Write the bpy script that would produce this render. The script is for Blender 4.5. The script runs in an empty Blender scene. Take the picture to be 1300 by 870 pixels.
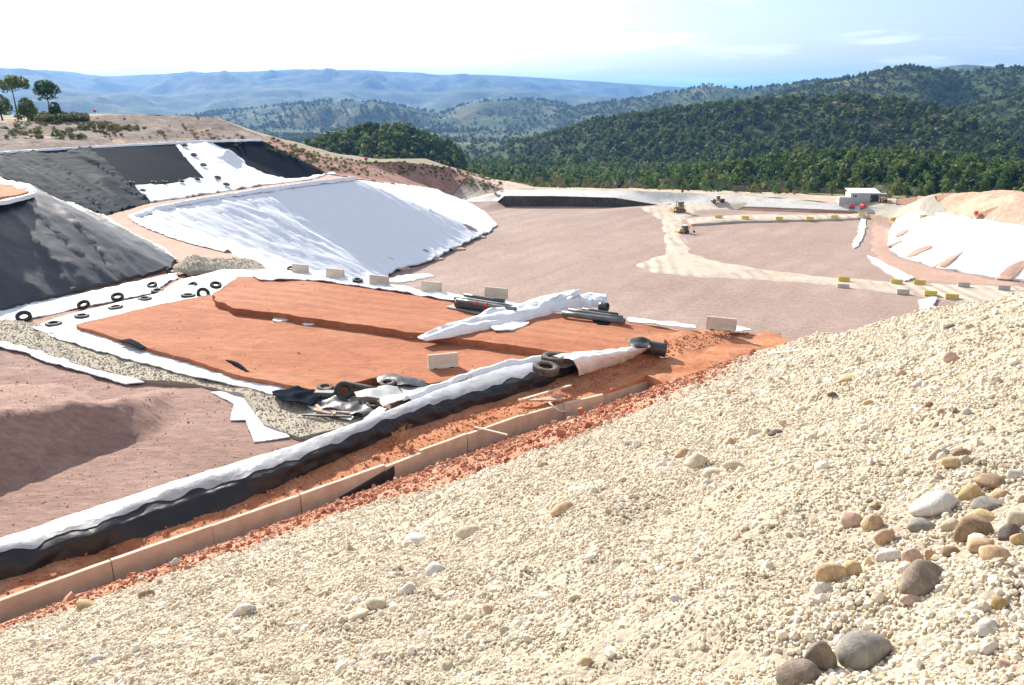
import bpy, bmesh, math, random
import numpy as np
from mathutils import Vector, Matrix, Euler, noise, geometry
from mathutils.bvhtree import BVHTree

# ------------------------------------------------------------------ camera, sky, sun
FPX, CX, CY, HOR = 1050.0, 650.0, 435.0, 120.0
CAMZ = 33.0
PITCH = math.atan((CY - HOR) / FPX)
SUN_AZ = math.radians(-31.0)      # from +Y, negative = to the left
SUN_EL = math.radians(28.0)
sc = bpy.context.scene
cam_d = bpy.data.cameras.new('camera')
cam_d.sensor_width = 36.0
cam_d.lens = 36.0 * FPX / 1300.0
cam_d.clip_start = 0.1
cam_d.clip_end = 60000.0
cam = bpy.data.objects.new('camera', cam_d)
cam.location = (0, 0, CAMZ)
cam.rotation_euler = (math.pi / 2 - PITCH, 0, 0)
sc.collection.objects.link(cam)
sc.camera = cam

world = bpy.data.worlds.new('World')
sc.world = world
world.use_nodes = True
wn, wl = world.node_tree.nodes, world.node_tree.links
wn.clear()
w_out = wn.new('ShaderNodeOutputWorld')
w_bg = wn.new('ShaderNodeBackground')
w_sky = wn.new('ShaderNodeTexSky')
w_sky.sky_type = 'NISHITA'
w_sky.sun_disc = False
w_sky.sun_elevation = SUN_EL
w_sky.sun_rotation = SUN_AZ
w_sky.altitude = 400
w_sky.air_density = 1.0
w_sky.dust_density = 1.8
w_sky.ozone_density = 1.0
w_bg.inputs['Strength'].default_value = 0.077
# thin cirrus: stretched noise on the sky direction, whitens the sky where it lies
tc = wn.new('ShaderNodeTexCoord')
mp = wn.new('ShaderNodeMapping'); mp.inputs['Scale'].default_value = (1.6, 1.6, 13.0)
mp.inputs['Location'].default_value = (0.31, 0.2, 0.35)
nz = wn.new('ShaderNodeTexNoise'); nz.inputs['Scale'].default_value = 2.2
nz.inputs['Detail'].default_value = 6; nz.inputs['Roughness'].default_value = 0.55
rp = wn.new('ShaderNodeValToRGB')
rp.color_ramp.elements[0].position = 0.48; rp.color_ramp.elements[0].color = (0, 0, 0, 1)
rp.color_ramp.elements[1].position = 0.62; rp.color_ramp.elements[1].color = (.8, .8, .8, 1)
mx = wn.new('ShaderNodeMix'); mx.data_type = 'RGBA'
mx.inputs[7].default_value = (13, 13.2, 13.6, 1)
wl.new(tc.outputs['Generated'], mp.inputs['Vector'])
wl.new(mp.outputs['Vector'], nz.inputs['Vector'])
wl.new(nz.outputs['Fac'], rp.inputs['Fac'])
wl.new(rp.outputs['Color'], mx.inputs[0])
wl.new(w_sky.outputs['Color'], mx.inputs[6])
wl.new(mx.outputs[2], w_bg.inputs['Color'])
wl.new(w_bg.outputs['Background'], w_out.inputs['Surface'])

sun_d = bpy.data.lights.new('sun', 'SUN')
sun_d.energy = 5.0
sun_d.angle = math.radians(0.53)
sun_d.color = (1.0, 0.945, 0.86)
sun = bpy.data.objects.new('sun', sun_d)
SUNV = Vector((math.sin(SUN_AZ) * math.cos(SUN_EL), math.cos(SUN_AZ) * math.cos(SUN_EL), math.sin(SUN_EL)))
sun.rotation_euler = SUNV.to_track_quat('Z', 'Y').to_euler()
sun.location = (-40, 60, 80)
sc.collection.objects.link(sun)

sc.view_settings.view_transform = 'Standard'
sc.view_settings.look = 'None'
sc.view_settings.gamma = 1.0
sc.view_settings.use_curve_mapping = False
sc.view_settings.exposure = 1.03
sc.cycles.use_denoising = True
sc.cycles.max_bounces = 6
sc.cycles.diffuse_bounces = 3
sc.cycles.glossy_bounces = 2
sc.cycles.transmission_bounces = 2
sc.cycles.volume_bounces = 0
sc.cycles.transparent_max_bounces = 6
sc.cycles.sample_clamp_indirect = 6.0

# ------------------------------------------------------------------ helpers
rnd = random.Random(11)
C = sc.collection
FWD = Vector((0, math.cos(PITCH), -math.sin(PITCH)))
UPV = Vector((0, math.sin(PITCH), math.cos(PITCH)))
CAMP = Vector((0, 0, CAMZ))

def ray(px, py):
    return Vector(((px - CX) / FPX, 0, 0)) + UPV * ((CY - py) / FPX) + FWD

def U(px, py, z):
    d = ray(px, py)
    return CAMP + d * ((z - CAMZ) / d.z)

def UD(px, py, D):
    d = ray(px, py)
    return CAMP + d * (D / math.hypot(d.x, d.y))

def Us(rows):
    return [U(*r) for r in rows]

def n3(x, y, z=0.0):
    return noise.noise(Vector((x, y, z)))

def fbm(x, y, z=0.0, o=4):
    return noise.fractal(Vector((x, y, z)), 0.9, 2.1, o)

def tag(o, label=None, cat=None, group=None, kind=None):
    if label: o['label'] = label
    if cat: o['category'] = cat
    if group: o['group'] = group
    if kind: o['kind'] = kind
    return o

def mesh_obj(name, verts, faces, m, parent=None, smooth=False):
    me = bpy.data.meshes.new(name)
    me.from_pydata([tuple(v) for v in verts], [], faces)
    me.update()
    if smooth:
        me.shade_smooth()
    if m: me.materials.append(m)
    o = bpy.data.objects.new(name, me)
    C.objects.link(o)
    if parent: o.parent = parent
    return o

def bm_obj(name, bm, m, parent=None, smooth=False):
    me = bpy.data.meshes.new(name)
    bmesh.ops.recalc_face_normals(bm, faces=bm.faces[:])
    bm.to_mesh(me); bm.free()
    if smooth: me.shade_smooth()
    if m: me.materials.append(m)
    o = bpy.data.objects.new(name, me)
    C.objects.link(o)
    if parent: o.parent = parent
    return o

def empty(name, loc, rz=0.0):
    o = bpy.data.objects.new(name, None)
    o.empty_display_size = 0.3
    o.location = loc; o.rotation_euler = (0, 0, rz)
    C.objects.link(o)
    return o

def copy_tree(o, parent=None):
    c = o.copy(); C.objects.link(c)
    if parent: c.parent = parent
    for ch in list(o.children):
        copy_tree(ch, c)
    return c

# ---- bmesh primitives
def bbox(bm, x0, x1, y0, y1, z0, z1, bev=0.0, M=None):
    t = bmesh.new()
    vs = [t.verts.new((x, y, z)) for x in (x0, x1) for y in (y0, y1) for z in (z0, z1)]
    for f in ((0, 1, 3, 2), (4, 6, 7, 5), (0, 4, 5, 1), (2, 3, 7, 6), (0, 2, 6, 4), (1, 5, 7, 3)):
        t.faces.new([vs[i] for i in f])
    if bev > 0:
        bmesh.ops.bevel(t, geom=t.edges[:], offset=bev, segments=1, affect='EDGES')
    if M: bmesh.ops.transform(t, matrix=M, verts=t.verts[:])
    me = bpy.data.meshes.new('tmp'); t.to_mesh(me); t.free(); bm.from_mesh(me); bpy.data.meshes.remove(me)

def bprism(bm, prof, x0, x1, M=None, bev=0.0):
    """profile (y,z) extruded along x"""
    t = bmesh.new()
    a = [t.verts.new((x0, y, z)) for y, z in prof]; b = [t.verts.new((x1, y, z)) for y, z in prof]
    n = len(prof)
    t.faces.new(a); t.faces.new(b[::-1])
    for i in range(n):
        t.faces.new((a[i], b[i], b[(i + 1) % n], a[(i + 1) % n]))
    if bev > 0:
        bmesh.ops.bevel(t, geom=t.edges[:], offset=bev, segments=1, affect='EDGES')
    if M: bmesh.ops.transform(t, matrix=M, verts=t.verts[:])
    me = bpy.data.meshes.new('tmp'); t.to_mesh(me); t.free(); bm.from_mesh(me); bpy.data.meshes.remove(me)

def btube(bm, pts, r, seg=8, caps=True):
    pts = [Vector(p) for p in pts]
    rs = r if isinstance(r, (list, tuple)) else [r] * len(pts)
    rings = []
    for i, p in enumerate(pts):
        d = (pts[min(i + 1, len(pts) - 1)] - pts[max(i - 1, 0)]).normalized()
        u = d.orthogonal().normalized() if abs(d.z) > .9 else d.cross(Vector((0, 0, 1))).normalized()
        v = d.cross(u)
        rings.append([bm.verts.new(p + (u * math.cos(2 * math.pi * k / seg) + v * math.sin(2 * math.pi * k / seg)) * rs[i]) for k in range(seg)])
    for a, b in zip(rings, rings[1:]):
        for k in range(seg):
            bm.faces.new((a[k], a[(k + 1) % seg], b[(k + 1) % seg], b[k]))
    if caps:
        bm.faces.new(rings[0][::-1]); bm.faces.new(rings[-1])

def blathe(bm, prof, seg=24, M=None):
    """closed profile of (r,z) turned about z"""
    t = bmesh.new()
    rings = [[t.verts.new((r * math.cos(2 * math.pi * k / seg), r * math.sin(2 * math.pi * k / seg), z)) for k in range(seg)] for r, z in prof]
    n = len(rings)
    for i in range(n):
        a, b = rings[i], rings[(i + 1) % n]
        for k in range(seg):
            t.faces.new((a[k], a[(k + 1) % seg], b[(k + 1) % seg], b[k]))
    if M: bmesh.ops.transform(t, matrix=M, verts=t.verts[:])
    me = bpy.data.meshes.new('tmp'); t.to_mesh(me); t.free(); bm.from_mesh(me); bpy.data.meshes.remove(me)

# ---- materials
def new_mat(name):
    m = bpy.data.materials.new(name); m.use_nodes = True
    nt = m.node_tree
    return m, nt, nt.nodes['Principled BSDF']

def node(nt, t, **kw):
    n = nt.nodes.new(t)
    for k, v in kw.items():
        if k in n.inputs: n.inputs[k].default_value = v
        else: setattr(n, k, v)
    return n

def ramp(nt, stops):
    r = nt.nodes.new('ShaderNodeValToRGB'); el = r.color_ramp.elements
    while len(el) < len(stops): el.new(0.5)
    for e, (p, c) in zip(el, stops):
        e.position = p; e.color = (*c, 1)
    return r

def lk(nt, a, b): nt.links.new(a, b)

def mat_ground(name, cols, scale=0.25, fine=6.0, bump=0.05, rough=0.95, fine_amt=0.35, stretch=None, spots=None, spec=0.2, spot_scale=9.0, streak=None):
    """soil/gravel: large noise picks between colours, fine noise breaks it up, bump gives relief (metres)"""
    m, nt, b = new_mat(name)
    g = node(nt, 'ShaderNodeNewGeometry')
    src = g.outputs['Position']
    if stretch:
        mpn = node(nt, 'ShaderNodeMapping'); mpn.inputs['Rotation'].default_value = (0, 0, stretch[0]); mpn.inputs['Scale'].default_value = (stretch[1], 1, 1)
        lk(nt, src, mpn.inputs['Vector']); src = mpn.outputs['Vector']
    a = node(nt, 'ShaderNodeTexNoise', Scale=scale, Detail=7.0, Roughness=0.62); lk(nt, src, a.inputs['Vector'])
    k = len(cols)
    r = ramp(nt, [(0.3 + 0.4 * i / max(1, k - 1), c) for i, c in enumerate(cols)])
    lk(nt, a.outputs['Fac'], r.inputs['Fac'])
    f = node(nt, 'ShaderNodeTexNoise', Scale=fine, Detail=6.0, Roughness=0.7); lk(nt, src, f.inputs['Vector'])
    fr = ramp(nt, [(0.3, (1 - fine_amt,) * 3), (0.7, (1 + fine_amt,) * 3)]); lk(nt, f.outputs['Fac'], fr.inputs['Fac'])
    mu = node(nt, 'ShaderNodeMix', data_type='RGBA', blend_type='MULTIPLY'); mu.inputs[0].default_value = 1
    lk(nt, r.outputs['Color'], mu.inputs[6]); lk(nt, fr.outputs['Color'], mu.inputs[7])
    col = mu.outputs[2]
    if spots:
        v = node(nt, 'ShaderNodeTexVoronoi', Scale=spot_scale); lk(nt, g.outputs['Position'], v.inputs['Vector'])
        sr = ramp(nt, [(0.16, (1, 1, 1)), (0.24, (0, 0, 0))]); lk(nt, v.outputs['Distance'], sr.inputs['Fac'])
        s2 = node(nt, 'ShaderNodeMix', data_type='RGBA'); lk(nt, sr.outputs['Color'], s2.inputs[0])
        lk(nt, col, s2.inputs[6]); s2.inputs[7].default_value = (*spots, 1); col = s2.outputs[2]
    hgt_in = None
    if streak:      # wheel and blade marks: curved thin bands
        mp2 = node(nt, 'ShaderNodeMapping'); mp2.inputs['Rotation'].default_value = (0, 0, streak[0]); lk(nt, g.outputs['Position'], mp2.inputs['Vector'])
        wv = node(nt, 'ShaderNodeTexWave', Scale=streak[1], Distortion=streak[2], Detail=3.0); wv.inputs['Detail Scale'].default_value = .35
        lk(nt, mp2.outputs['Vector'], wv.inputs['Vector'])
        msk = node(nt, 'ShaderNodeTexNoise', Scale=.09, Detail=3.0); lk(nt, g.outputs['Position'], msk.inputs['Vector'])
        mr_ = ramp(nt, [(.42, (0, 0, 0)), (.62, (1, 1, 1))]); lk(nt, msk.outputs['Fac'], mr_.inputs['Fac'])
        sr_ = ramp(nt, [(.0, (1 - streak[3],) * 3), (.45, (1, 1, 1)), (1, (1 + streak[3] * .6,) * 3)]); lk(nt, wv.outputs['Fac'], sr_.inputs['Fac'])
        m3 = node(nt, 'ShaderNodeMix', data_type='RGBA', blend_type='MULTIPLY'); lk(nt, mr_.outputs['Color'], m3.inputs[0])
        lk(nt, col, m3.inputs[6]); lk(nt, sr_.outputs['Color'], m3.inputs[7]); col = m3.outputs[2]
    lk(nt, col, b.inputs['Base Color'])
    b.inputs['Roughness'].default_value = rough
    b.inputs['Specular IOR Level'].default_value = spec
    bp = node(nt, 'ShaderNodeBump', Strength=1.0, Distance=bump)
    f2 = node(nt, 'ShaderNodeTexNoise', Scale=fine * 0.6, Detail=9.0, Roughness=0.75); lk(nt, src, f2.inputs['Vector'])
    lk(nt, f2.outputs['Fac'], bp.inputs['Height']); lk(nt, bp.outputs['Normal'], b.inputs['Normal'])
    return m

def mat_obj(name, cols, scale=4.0, rough=0.6, bump=0.0, spec=0.4, metal=0.0, rand=0.0, detail=5.0, bscale=None):
    """objects: noise in object space, optional per-object random shift of brightness"""
    m, nt, b = new_mat(name)
    t = node(nt, 'ShaderNodeTexCoord')
    a = node(nt, 'ShaderNodeTexNoise', Scale=scale, Detail=detail, Roughness=0.6); lk(nt, t.outputs['Object'], a.inputs['Vector'])
    k = len(cols)
    r = ramp(nt, [(0.32 + 0.36 * i / max(1, k - 1), c) for i, c in enumerate(cols)])
    lk(nt, a.outputs['Fac'], r.inputs['Fac'])
    col = r.outputs['Color']
    if rand:
        oi = node(nt, 'ShaderNodeObjectInfo')
        mr = node(nt, 'ShaderNodeMapRange'); mr.inputs['To Min'].default_value = 1 - rand; mr.inputs['To Max'].default_value = 1 + rand
        lk(nt, oi.outputs['Random'], mr.inputs['Value'])
        vm = node(nt, 'ShaderNodeVectorMath', operation='SCALE'); lk(nt, col, vm.inputs[0]); lk(nt, mr.outputs['Result'], vm.inputs['Scale'])
        col = vm.outputs['Vector']
    lk(nt, col, b.inputs['Base Color'])
    b.inputs['Roughness'].default_value = rough
    b.inputs['Specular IOR Level'].default_value = spec
    b.inputs['Metallic'].default_value = metal
    if bump:
        bp = node(nt, 'ShaderNodeBump', Strength=1.0, Distance=bump)
        f2 = node(nt, 'ShaderNodeTexNoise', Scale=bscale or scale * 4, Detail=6.0); lk(nt, t.outputs['Object'], f2.inputs['Vector'])
        lk(nt, f2.outputs['Fac'], bp.inputs['Height']); lk(nt, bp.outputs['Normal'], b.inputs['Normal'])
    return m

def mat_variants(name, stops, rough=0.9, scale=3.0, spec=0.25, amt=0.25, bump=0.0, transl=0.0):
    """one colour per instance picked by the object's random number, with a little noise inside"""
    m, nt, b = new_mat(name)
    oi = node(nt, 'ShaderNodeObjectInfo')
    r = ramp(nt, stops); lk(nt, oi.outputs['Random'], r.inputs['Fac'])
    t = node(nt, 'ShaderNodeTexCoord')
    a = node(nt, 'ShaderNodeTexNoise', Scale=scale, Detail=5.0); lk(nt, t.outputs['Object'], a.inputs['Vector'])
    fr = ramp(nt, [(0.3, (1 - amt,) * 3), (0.7, (1 + amt,) * 3)]); lk(nt, a.outputs['Fac'], fr.inputs['Fac'])
    mu = node(nt, 'ShaderNodeMix', data_type='RGBA', blend_type='MULTIPLY'); mu.inputs[0].default_value = 1
    lk(nt, r.outputs['Color'], mu.inputs[6]); lk(nt, fr.outputs['Color'], mu.inputs[7])
    lk(nt, mu.outputs[2], b.inputs['Base Color'])
    b.inputs['Roughness'].default_value = rough; b.inputs['Specular IOR Level'].default_value = spec
    if transl:
        tb = node(nt, 'ShaderNodeBsdfTranslucent'); ms = node(nt, 'ShaderNodeMixShader'); ms.inputs[0].default_value = transl
        lk(nt, mu.outputs[2], tb.inputs['Color'])
        mo = nt.nodes['Material Output']
        lk(nt, b.outputs[0], ms.inputs[1]); lk(nt, tb.outputs[0], ms.inputs[2]); lk(nt, ms.outputs[0], mo.inputs['Surface'])
    if bump:
        bp = node(nt, 'ShaderNodeBump', Strength=1.0, Distance=bump)
        f2 = node(nt, 'ShaderNodeTexNoise', Scale=scale * 3, Detail=6.0); lk(nt, t.outputs['Object'], f2.inputs['Vector'])
        lk(nt, f2.outputs['Fac'], bp.inputs['Height']); lk(nt, bp.outputs['Normal'], b.inputs['Normal'])
    return m

def mat_sheet(name, base, stain, rough, spec, wr_scale=0.5, wr=0.05, stretch=(0, 0.25), stain_pos=(0.62, 0.8), crumple=0.0):
    """liner or geotextile in world metres: faint stains and stretched wrinkles"""
    m, nt, b = new_mat(name)
    g = node(nt, 'ShaderNodeNewGeometry')
    a = node(nt, 'ShaderNodeTexNoise', Scale=0.35, Detail=8.0, Roughness=0.68); lk(nt, g.outputs['Position'], a.inputs['Vector'])
    r = ramp(nt, [(stain_pos[0], base), (stain_pos[1], stain)]); lk(nt, a.outputs['Fac'], r.inputs['Fac'])
    lk(nt, r.outputs['Color'], b.inputs['Base Color'])
    b.inputs['Roughness'].default_value = rough; b.inputs['Specular IOR Level'].default_value = spec
    mpn = node(nt, 'ShaderNodeMapping'); mpn.inputs['Rotation'].default_value = (0, 0, stretch[0]); mpn.inputs['Scale'].default_value = (stretch[1], 1, 1)
    lk(nt, g.outputs['Position'], mpn.inputs['Vector'])
    f2 = node(nt, 'ShaderNodeTexNoise', Scale=wr_scale, Detail=6.0, Roughness=0.55); lk(nt, mpn.outputs['Vector'], f2.inputs['Vector'])
    bp = node(nt, 'ShaderNodeBump', Strength=1.0, Distance=wr)
    hout = f2.outputs['Fac']
    if crumple:
        ds = node(nt, 'ShaderNodeTexNoise', Scale=crumple * .8, Detail=3.0); lk(nt, g.outputs['Position'], ds.inputs['Vector'])
        va = node(nt, 'ShaderNodeVectorMath', operation='ADD'); lk(nt, g.outputs['Position'], va.inputs[0]); lk(nt, ds.outputs['Color'], va.inputs[1])
        vo = node(nt, 'ShaderNodeTexVoronoi', Scale=crumple); lk(nt, va.outputs['Vector'], vo.inputs['Vector'])
        ad = node(nt, 'ShaderNodeMath', operation='MULTIPLY_ADD'); ad.inputs[1].default_value = .9
        lk(nt, vo.outputs['Distance'], ad.inputs[0]); lk(nt, f2.outputs['Fac'], ad.inputs[2]); hout = ad.outputs[0]
    lk(nt, hout, bp.inputs['Height']); lk(nt, bp.outputs['Normal'], b.inputs['Normal'])
    return m

M = {}
M['base'] = mat_ground('base_soil', [(.30, .17, .11), (.38, .24, .17)], scale=.1, fine=1.5, bump=.12)
M['red'] = mat_ground('red_clay', [(.32, .110, .052), (.38, .145, .072), (.42, .185, .102)], scale=.3, fine=3.0, bump=.07, fine_amt=.24, stretch=(0.32, .45), streak=(-1.1, .22, 5.0, .13))
M['basin'] = mat_ground('basin_soil', [(.28, .195, .158), (.32, .228, .186), (.36, .264, .217)], scale=.045, fine=1.8, bump=.1, fine_amt=.26, streak=(.6, .05, 7.0, .09))
M['brown'] = mat_ground('brown_soil', [(.265, .16, .125), (.305, .19, .15), (.345, .226, .186)], scale=.35, fine=3.0, bump=.12, fine_amt=.28, stretch=(0.5, .4))
M['road'] = mat_ground('road_dust', [(.42, .345, .265), (.50, .425, .335), (.38, .305, .235)], scale=.12, fine=1.5, bump=.1, fine_amt=.2, streak=(.1, .12, 6.0, .25))
M['track'] = mat_ground('track_soil', [(.38, .24, .18), (.45, .30, .23)], scale=.25, fine=2.0, bump=.08, fine_amt=.2)
M['bank'] = mat_ground('bank_soil', [(.12, .10, .08), (.22, .165, .13), (.28, .215, .175), (.20, .12, .09)], scale=.10, fine=.6, bump=1.0, fine_amt=.5)
M['redbank'] = mat_ground('red_bank', [(.25, .11, .07), (.36, .20, .145), (.30, .15, .10)], scale=.08, fine=.7, bump=.5, fine_amt=.3)
M['mound'] = mat_ground('pink_spoil', [(.50, .30, .20), (.56, .38, .28), (.43, .26, .18)], scale=.1, fine=.9, bump=.5, fine_amt=.25)
M['greygravel'] = mat_ground('grey_gravel', [(.30, .27, .22), (.40, .37, .31)], scale=.2, fine=3.0, bump=.1, fine_amt=.3)
M['pebble_base'] = mat_ground('drain_pebble', [(.33, .28, .21), (.44, .39, .305)], scale=1.1, fine=7.0, bump=.05, fine_amt=.3)
M['white'] = mat_sheet('white_geotextile', (.80, .80, .80), (.62, .57, .52), .85, .25, wr_scale=.8, wr=.06, stretch=(0.3, .4), stain_pos=(.55, .8), crumple=1.5)
M['whiteslope'] = mat_sheet('white_geotextile_slope', (.78, .79, .81), (.70, .69, .68), .8, .3, wr_scale=.6, wr=.22, stretch=(.2, .2), stain_pos=(.62, .85))
M['liner'] = mat_sheet('black_liner', (.012, .017, .025), (.024, .027, .032), .46, .42, wr_scale=.9, wr=.05, stretch=(.35, .3))
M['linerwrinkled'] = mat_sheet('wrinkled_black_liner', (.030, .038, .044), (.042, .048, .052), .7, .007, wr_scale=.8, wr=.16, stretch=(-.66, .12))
M['linermatte'] = mat_sheet('matte_black_liner', (.007, .011, .019), (.011, .015, .022), .8, .008, wr_scale=1.6, wr=.03, stretch=(-.36, .1))
M['bermliner'] = mat_sheet('black_berm_liner', (.016, .016, .017), (.03, .028, .026), .42, .4, wr_scale=.9, wr=.04, stretch=(.74, .5), crumple=1.4)
M['sheen'] = mat_sheet('berm_sheen', (.40, .40, .41), (.28, .27, .26), .32, .85, wr_scale=1.3, wr=.035, stretch=(.74, .4), stain_pos=(.45, .75), crumple=1.7)  # sun sheen of the black berm liner, put into a pale base colour
M['greysheet'] = mat_sheet('grey_sheet', (.30, .30, .29), (.22, .21, .20), .55, .4, wr_scale=2.0, wr=.03)
M['concrete'] = mat_obj('pale_concrete', [(.50, .42, .33), (.60, .53, .43)], scale=3, rough=.85, bump=.004, rand=.08)
M['wallconc'] = mat_obj('wall_concrete', [(.48, .39, .29), (.56, .47, .36), (.62, .54, .43)], scale=1.6, rough=.9, bump=.006, rand=.08)
M['yellow'] = mat_obj('yellow_plastic', [(.66, .47, .05), (.74, .57, .12)], scale=3, rough=.55, rand=.12)
M['rubber'] = mat_obj('tyre_rubber', [(.022, .021, .020), (.05, .047, .042)], scale=5, rough=.75, bump=.003)
M['dustrubber'] = mat_obj('dusty_rubber', [(.05, .043, .036), (.16, .13, .105)], scale=5, rough=.85, bump=.003)
M['pipe'] = mat_obj('black_pipe', [(.025, .028, .032), (.05, .052, .055)], scale=2, rough=.38, spec=.5)
M['pipegrey'] = mat_obj('grey_green_pipe', [(.10, .11, .10), (.17, .175, .165)], scale=2, rough=.45)
M['wood'] = mat_obj('weathered_plank', [(.40, .23, .15), (.55, .37, .26)], scale=4, rough=.85)
M['woodpale'] = mat_obj('pale_stick', [(.60, .46, .33), (.70, .58, .45)], scale=4, rough=.8)
M['rope'] = mat_obj('pale_hose', [(.70, .62, .50), (.75, .68, .58)], scale=4, rough=.6)
M['machine_yellow'] = mat_obj('machine_yellow', [(.62, .34, .02), (.70, .42, .04)], scale=1.5, rough=.42, spec=.5)
M['machine_tan'] = mat_obj('machine_tan', [(.36, .22, .06), (.45, .30, .12)], scale=1.5, rough=.6)
M['machine_orange'] = mat_obj('machine_orange', [(.50, .17, .05), (.58, .24, .08)], scale=1.5, rough=.5)
M['machine_red'] = mat_obj('machine_red', [(.42, .04, .03), (.50, .07, .05)], scale=1.5, rough=.5)
M['glass'] = mat_obj('cab_glass', [(.05, .09, .11), (.08, .13, .15)], scale=1, rough=.12, spec=.6)
M['darkmetal'] = mat_obj('dark_metal', [(.03, .03, .03), (.07, .06, .05)], scale=3, rough=.55)
M['redplastic'] = mat_obj('red_plastic', [(.60, .03, .02), (.66, .05, .04)], scale=3, rough=.5)
M['shedwall'] = mat_obj('shed_wall', [(.36, .38, .37), (.44, .46, .45)], scale=.8, rough=.6)
M['shedroof'] = mat_obj('shed_roof', [(.66, .68, .66), (.74, .75, .73)], scale=.8, rough=.5)
M['trunk'] = mat_obj('bark', [(.10, .065, .045), (.17, .12, .085)], scale=3, rough=.9)
M['pine'] = mat_variants('pine_foliage', [(0, (.03, .065, .016)), (.35, (.06, .115, .021)), (.7, (.105, .17, .028)), (1, (.19, .205, .05))], scale=.5, amt=.4, rough=.7, transl=.4)
M['darkpine'] = mat_variants('dark_forest_foliage', [(0, (.04, .08, .016)), (.5, (.08, .125, .022)), (1, (.15, .17, .036))], scale=.3, amt=.4, rough=.8, transl=.3)
M['scrub'] = mat_variants('scrub_foliage', [(0, (.10, .11, .04)), (.5, (.17, .16, .06)), (1, (.24, .20, .09))], scale=.6, amt=.4, rough=.9, transl=.35)
M['twig'] = mat_obj('dry_twig', [(.30, .19, .10), (.42, .29, .17)], scale=5, rough=.9)
M['gravel'] = mat_variants('pale_gravel', [(0, (.37, .295, .20)), (.2, (.52, .44, .325)), (.6, (.63, .55, .425)), (.9, (.73, .67, .56)), (.95, (.58, .42, .26)), (1, (.36, .29, .22))], scale=14, amt=.16, rough=.9)
M['pebble'] = mat_variants('drain_stone', [(0, (.30, .25, .185)), (.5, (.41, .36, .28)), (1, (.53, .48, .395))], scale=8, amt=.2, rough=.9)
M['clod'] = mat_variants('red_clod', [(0, (.30, .10, .055)), (.5, (.40, .165, .09)), (1, (.50, .27, .17))], scale=8, amt=.2, rough=.95)

# ------------------------------------------------------------------ landform of the site: breaklines -> TIN
BEN = 15.6      # bench level
TOP = 22.9      # top of the upper liner slope
bench_in = Us([(450, 227, BEN), (400, 233, BEN), (330, 243, BEN), (250, 256, BEN), (195, 267, BEN), (167, 277, BEN), (185, 289, BEN), (230, 306, BEN), (290, 322, 15.8), (345, 345, 17.0)])
bench_out = Us([(412, 222, BEN), (370, 230, BEN), (330, 237, BEN), (270, 247, BEN), (190, 259, BEN), (130, 276, BEN), (165, 299, BEN), (205, 318, 15.8), (222, 334, 16.2)])
toe = Us([(618, 298, 0), (585, 315, 0), (545, 335, 0), (500, 348, 0)]) + [Vector(p) for p in ((-25, 136, 0), (-22, 116, 0), (-15, 99, 0))]
hip = [bench_in[0], toe[0]]
back_top = [bench_in[0], UD(500, 234.5, 222), U(560, 243, 4.2)]
back_toe = [toe[0], Vector((-4, 215, 0)), Vector((-8, 240, 0)), U(575, 259, 0)]
top_edge = [Vector((-175, 70, TOP)), Vector((-130, 115, TOP))] + Us([(0, 197, TOP), (60, 193, TOP), (115, 190, TOP), (165, 187, TOP), (223, 184, TOP), (262, 182, TOP), (332, 180, TOP)])
end_edge = [top_edge[-1], U(372, 198, 19.3), bench_out[0]]
gully = [bench_out[5], U(60, 250, 18.3), U(0, 229, 21.0), Vector((-125, 96, 22.0))]
nose_crest = [U(44, 246, 24), U(100, 274, 20.6), U(160, 302, 17.6), U(208, 326, 16.3)]
nose_top = [Vector((-120, 70, 24)), U(0, 233, 24), U(36, 238, 24), U(44, 246, 24), U(20, 253, 24), U(-60, 268, 24), Vector((-75, 40, 24))]
nose_foot = Us([(222, 334, 16.2), (215, 344, 16.8), (150, 361, 17.2), (75, 379, 17.4), (0, 398, 17.5), (-120, 424, 17.5)]) + [Vector((-60, 22, 17.5))]
rear = Us([(345, 346, 17.0), (380, 349, 17.5), (470, 361, 17.5), (560, 377, 17.5), (620, 384, 17.5), (700, 397, 17.5), (800, 407, 17.5), (900, 419, 17.5), (990, 423, 17.5)])
rear_toe = [Vector(p) for p in ((-15, 99, 0), (-6, 91, 0), (8, 85, 0), (18, 80, 0), (34, 74, 0))]
wall_foot_px = [(-140, 838), (0, 787), (140, 738), (260, 697), (370, 655), (470, 617), (560, 581), (640, 547), (720, 517), (800, 494), (860, 474)]
ZF = 17.25
wall_foot = [U(x, y, ZF) for x, y in wall_foot_px]
WN = Vector((-0.673, 0.739, 0))      # away from the hillside
wall_back = [Vector((p.x, p.y, 17.5)) + WN * 0.5 for p in wall_foot]
bank_bot = Us([(1131, 284, 0.4), (1130, 296, 0.3), (1126, 312, 0.2), (1140, 326, 0.2), (1190, 342, 0.3), (1300, 361, 0.5), (1480, 395, 0.8)])
bank_top = Us([(1138, 279.5, 1.6), (1180, 283, 3.6), (1200, 286, 4.2), (1300, 297, 5.6), (1480, 318, 6.5)])
far_toe = Us([(575, 262, 0), (640, 263, 0), (700, 263, 0), (780, 264, 0), (850, 264, 0), (960, 269, .3), (1090, 272, .6)])
far_face = Us([(578, 251, 3.1), (640, 249.5, 3.2), (700, 249.5, 3.2), (780, 251.5, 2.9), (850, 259, 1.2), (960, 263, 1.4), (1085, 268, 1.4)])
far_back = [back_top[-1]] + Us([(640, 241, 4.3), (700, 241, 4.2), (800, 243, 4.0), (900, 247, 3.6), (1000, 253, 3.2), (1080, 261, 2.6), (1137, 268, 2.6)])
far_out = [UD(700, 238.5, 303), UD(800, 240, 305), UD(900, 243, 305), UD(1000, 246, 300), UD(1080, 250, 290), UD(1137, 253, 285)]
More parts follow.
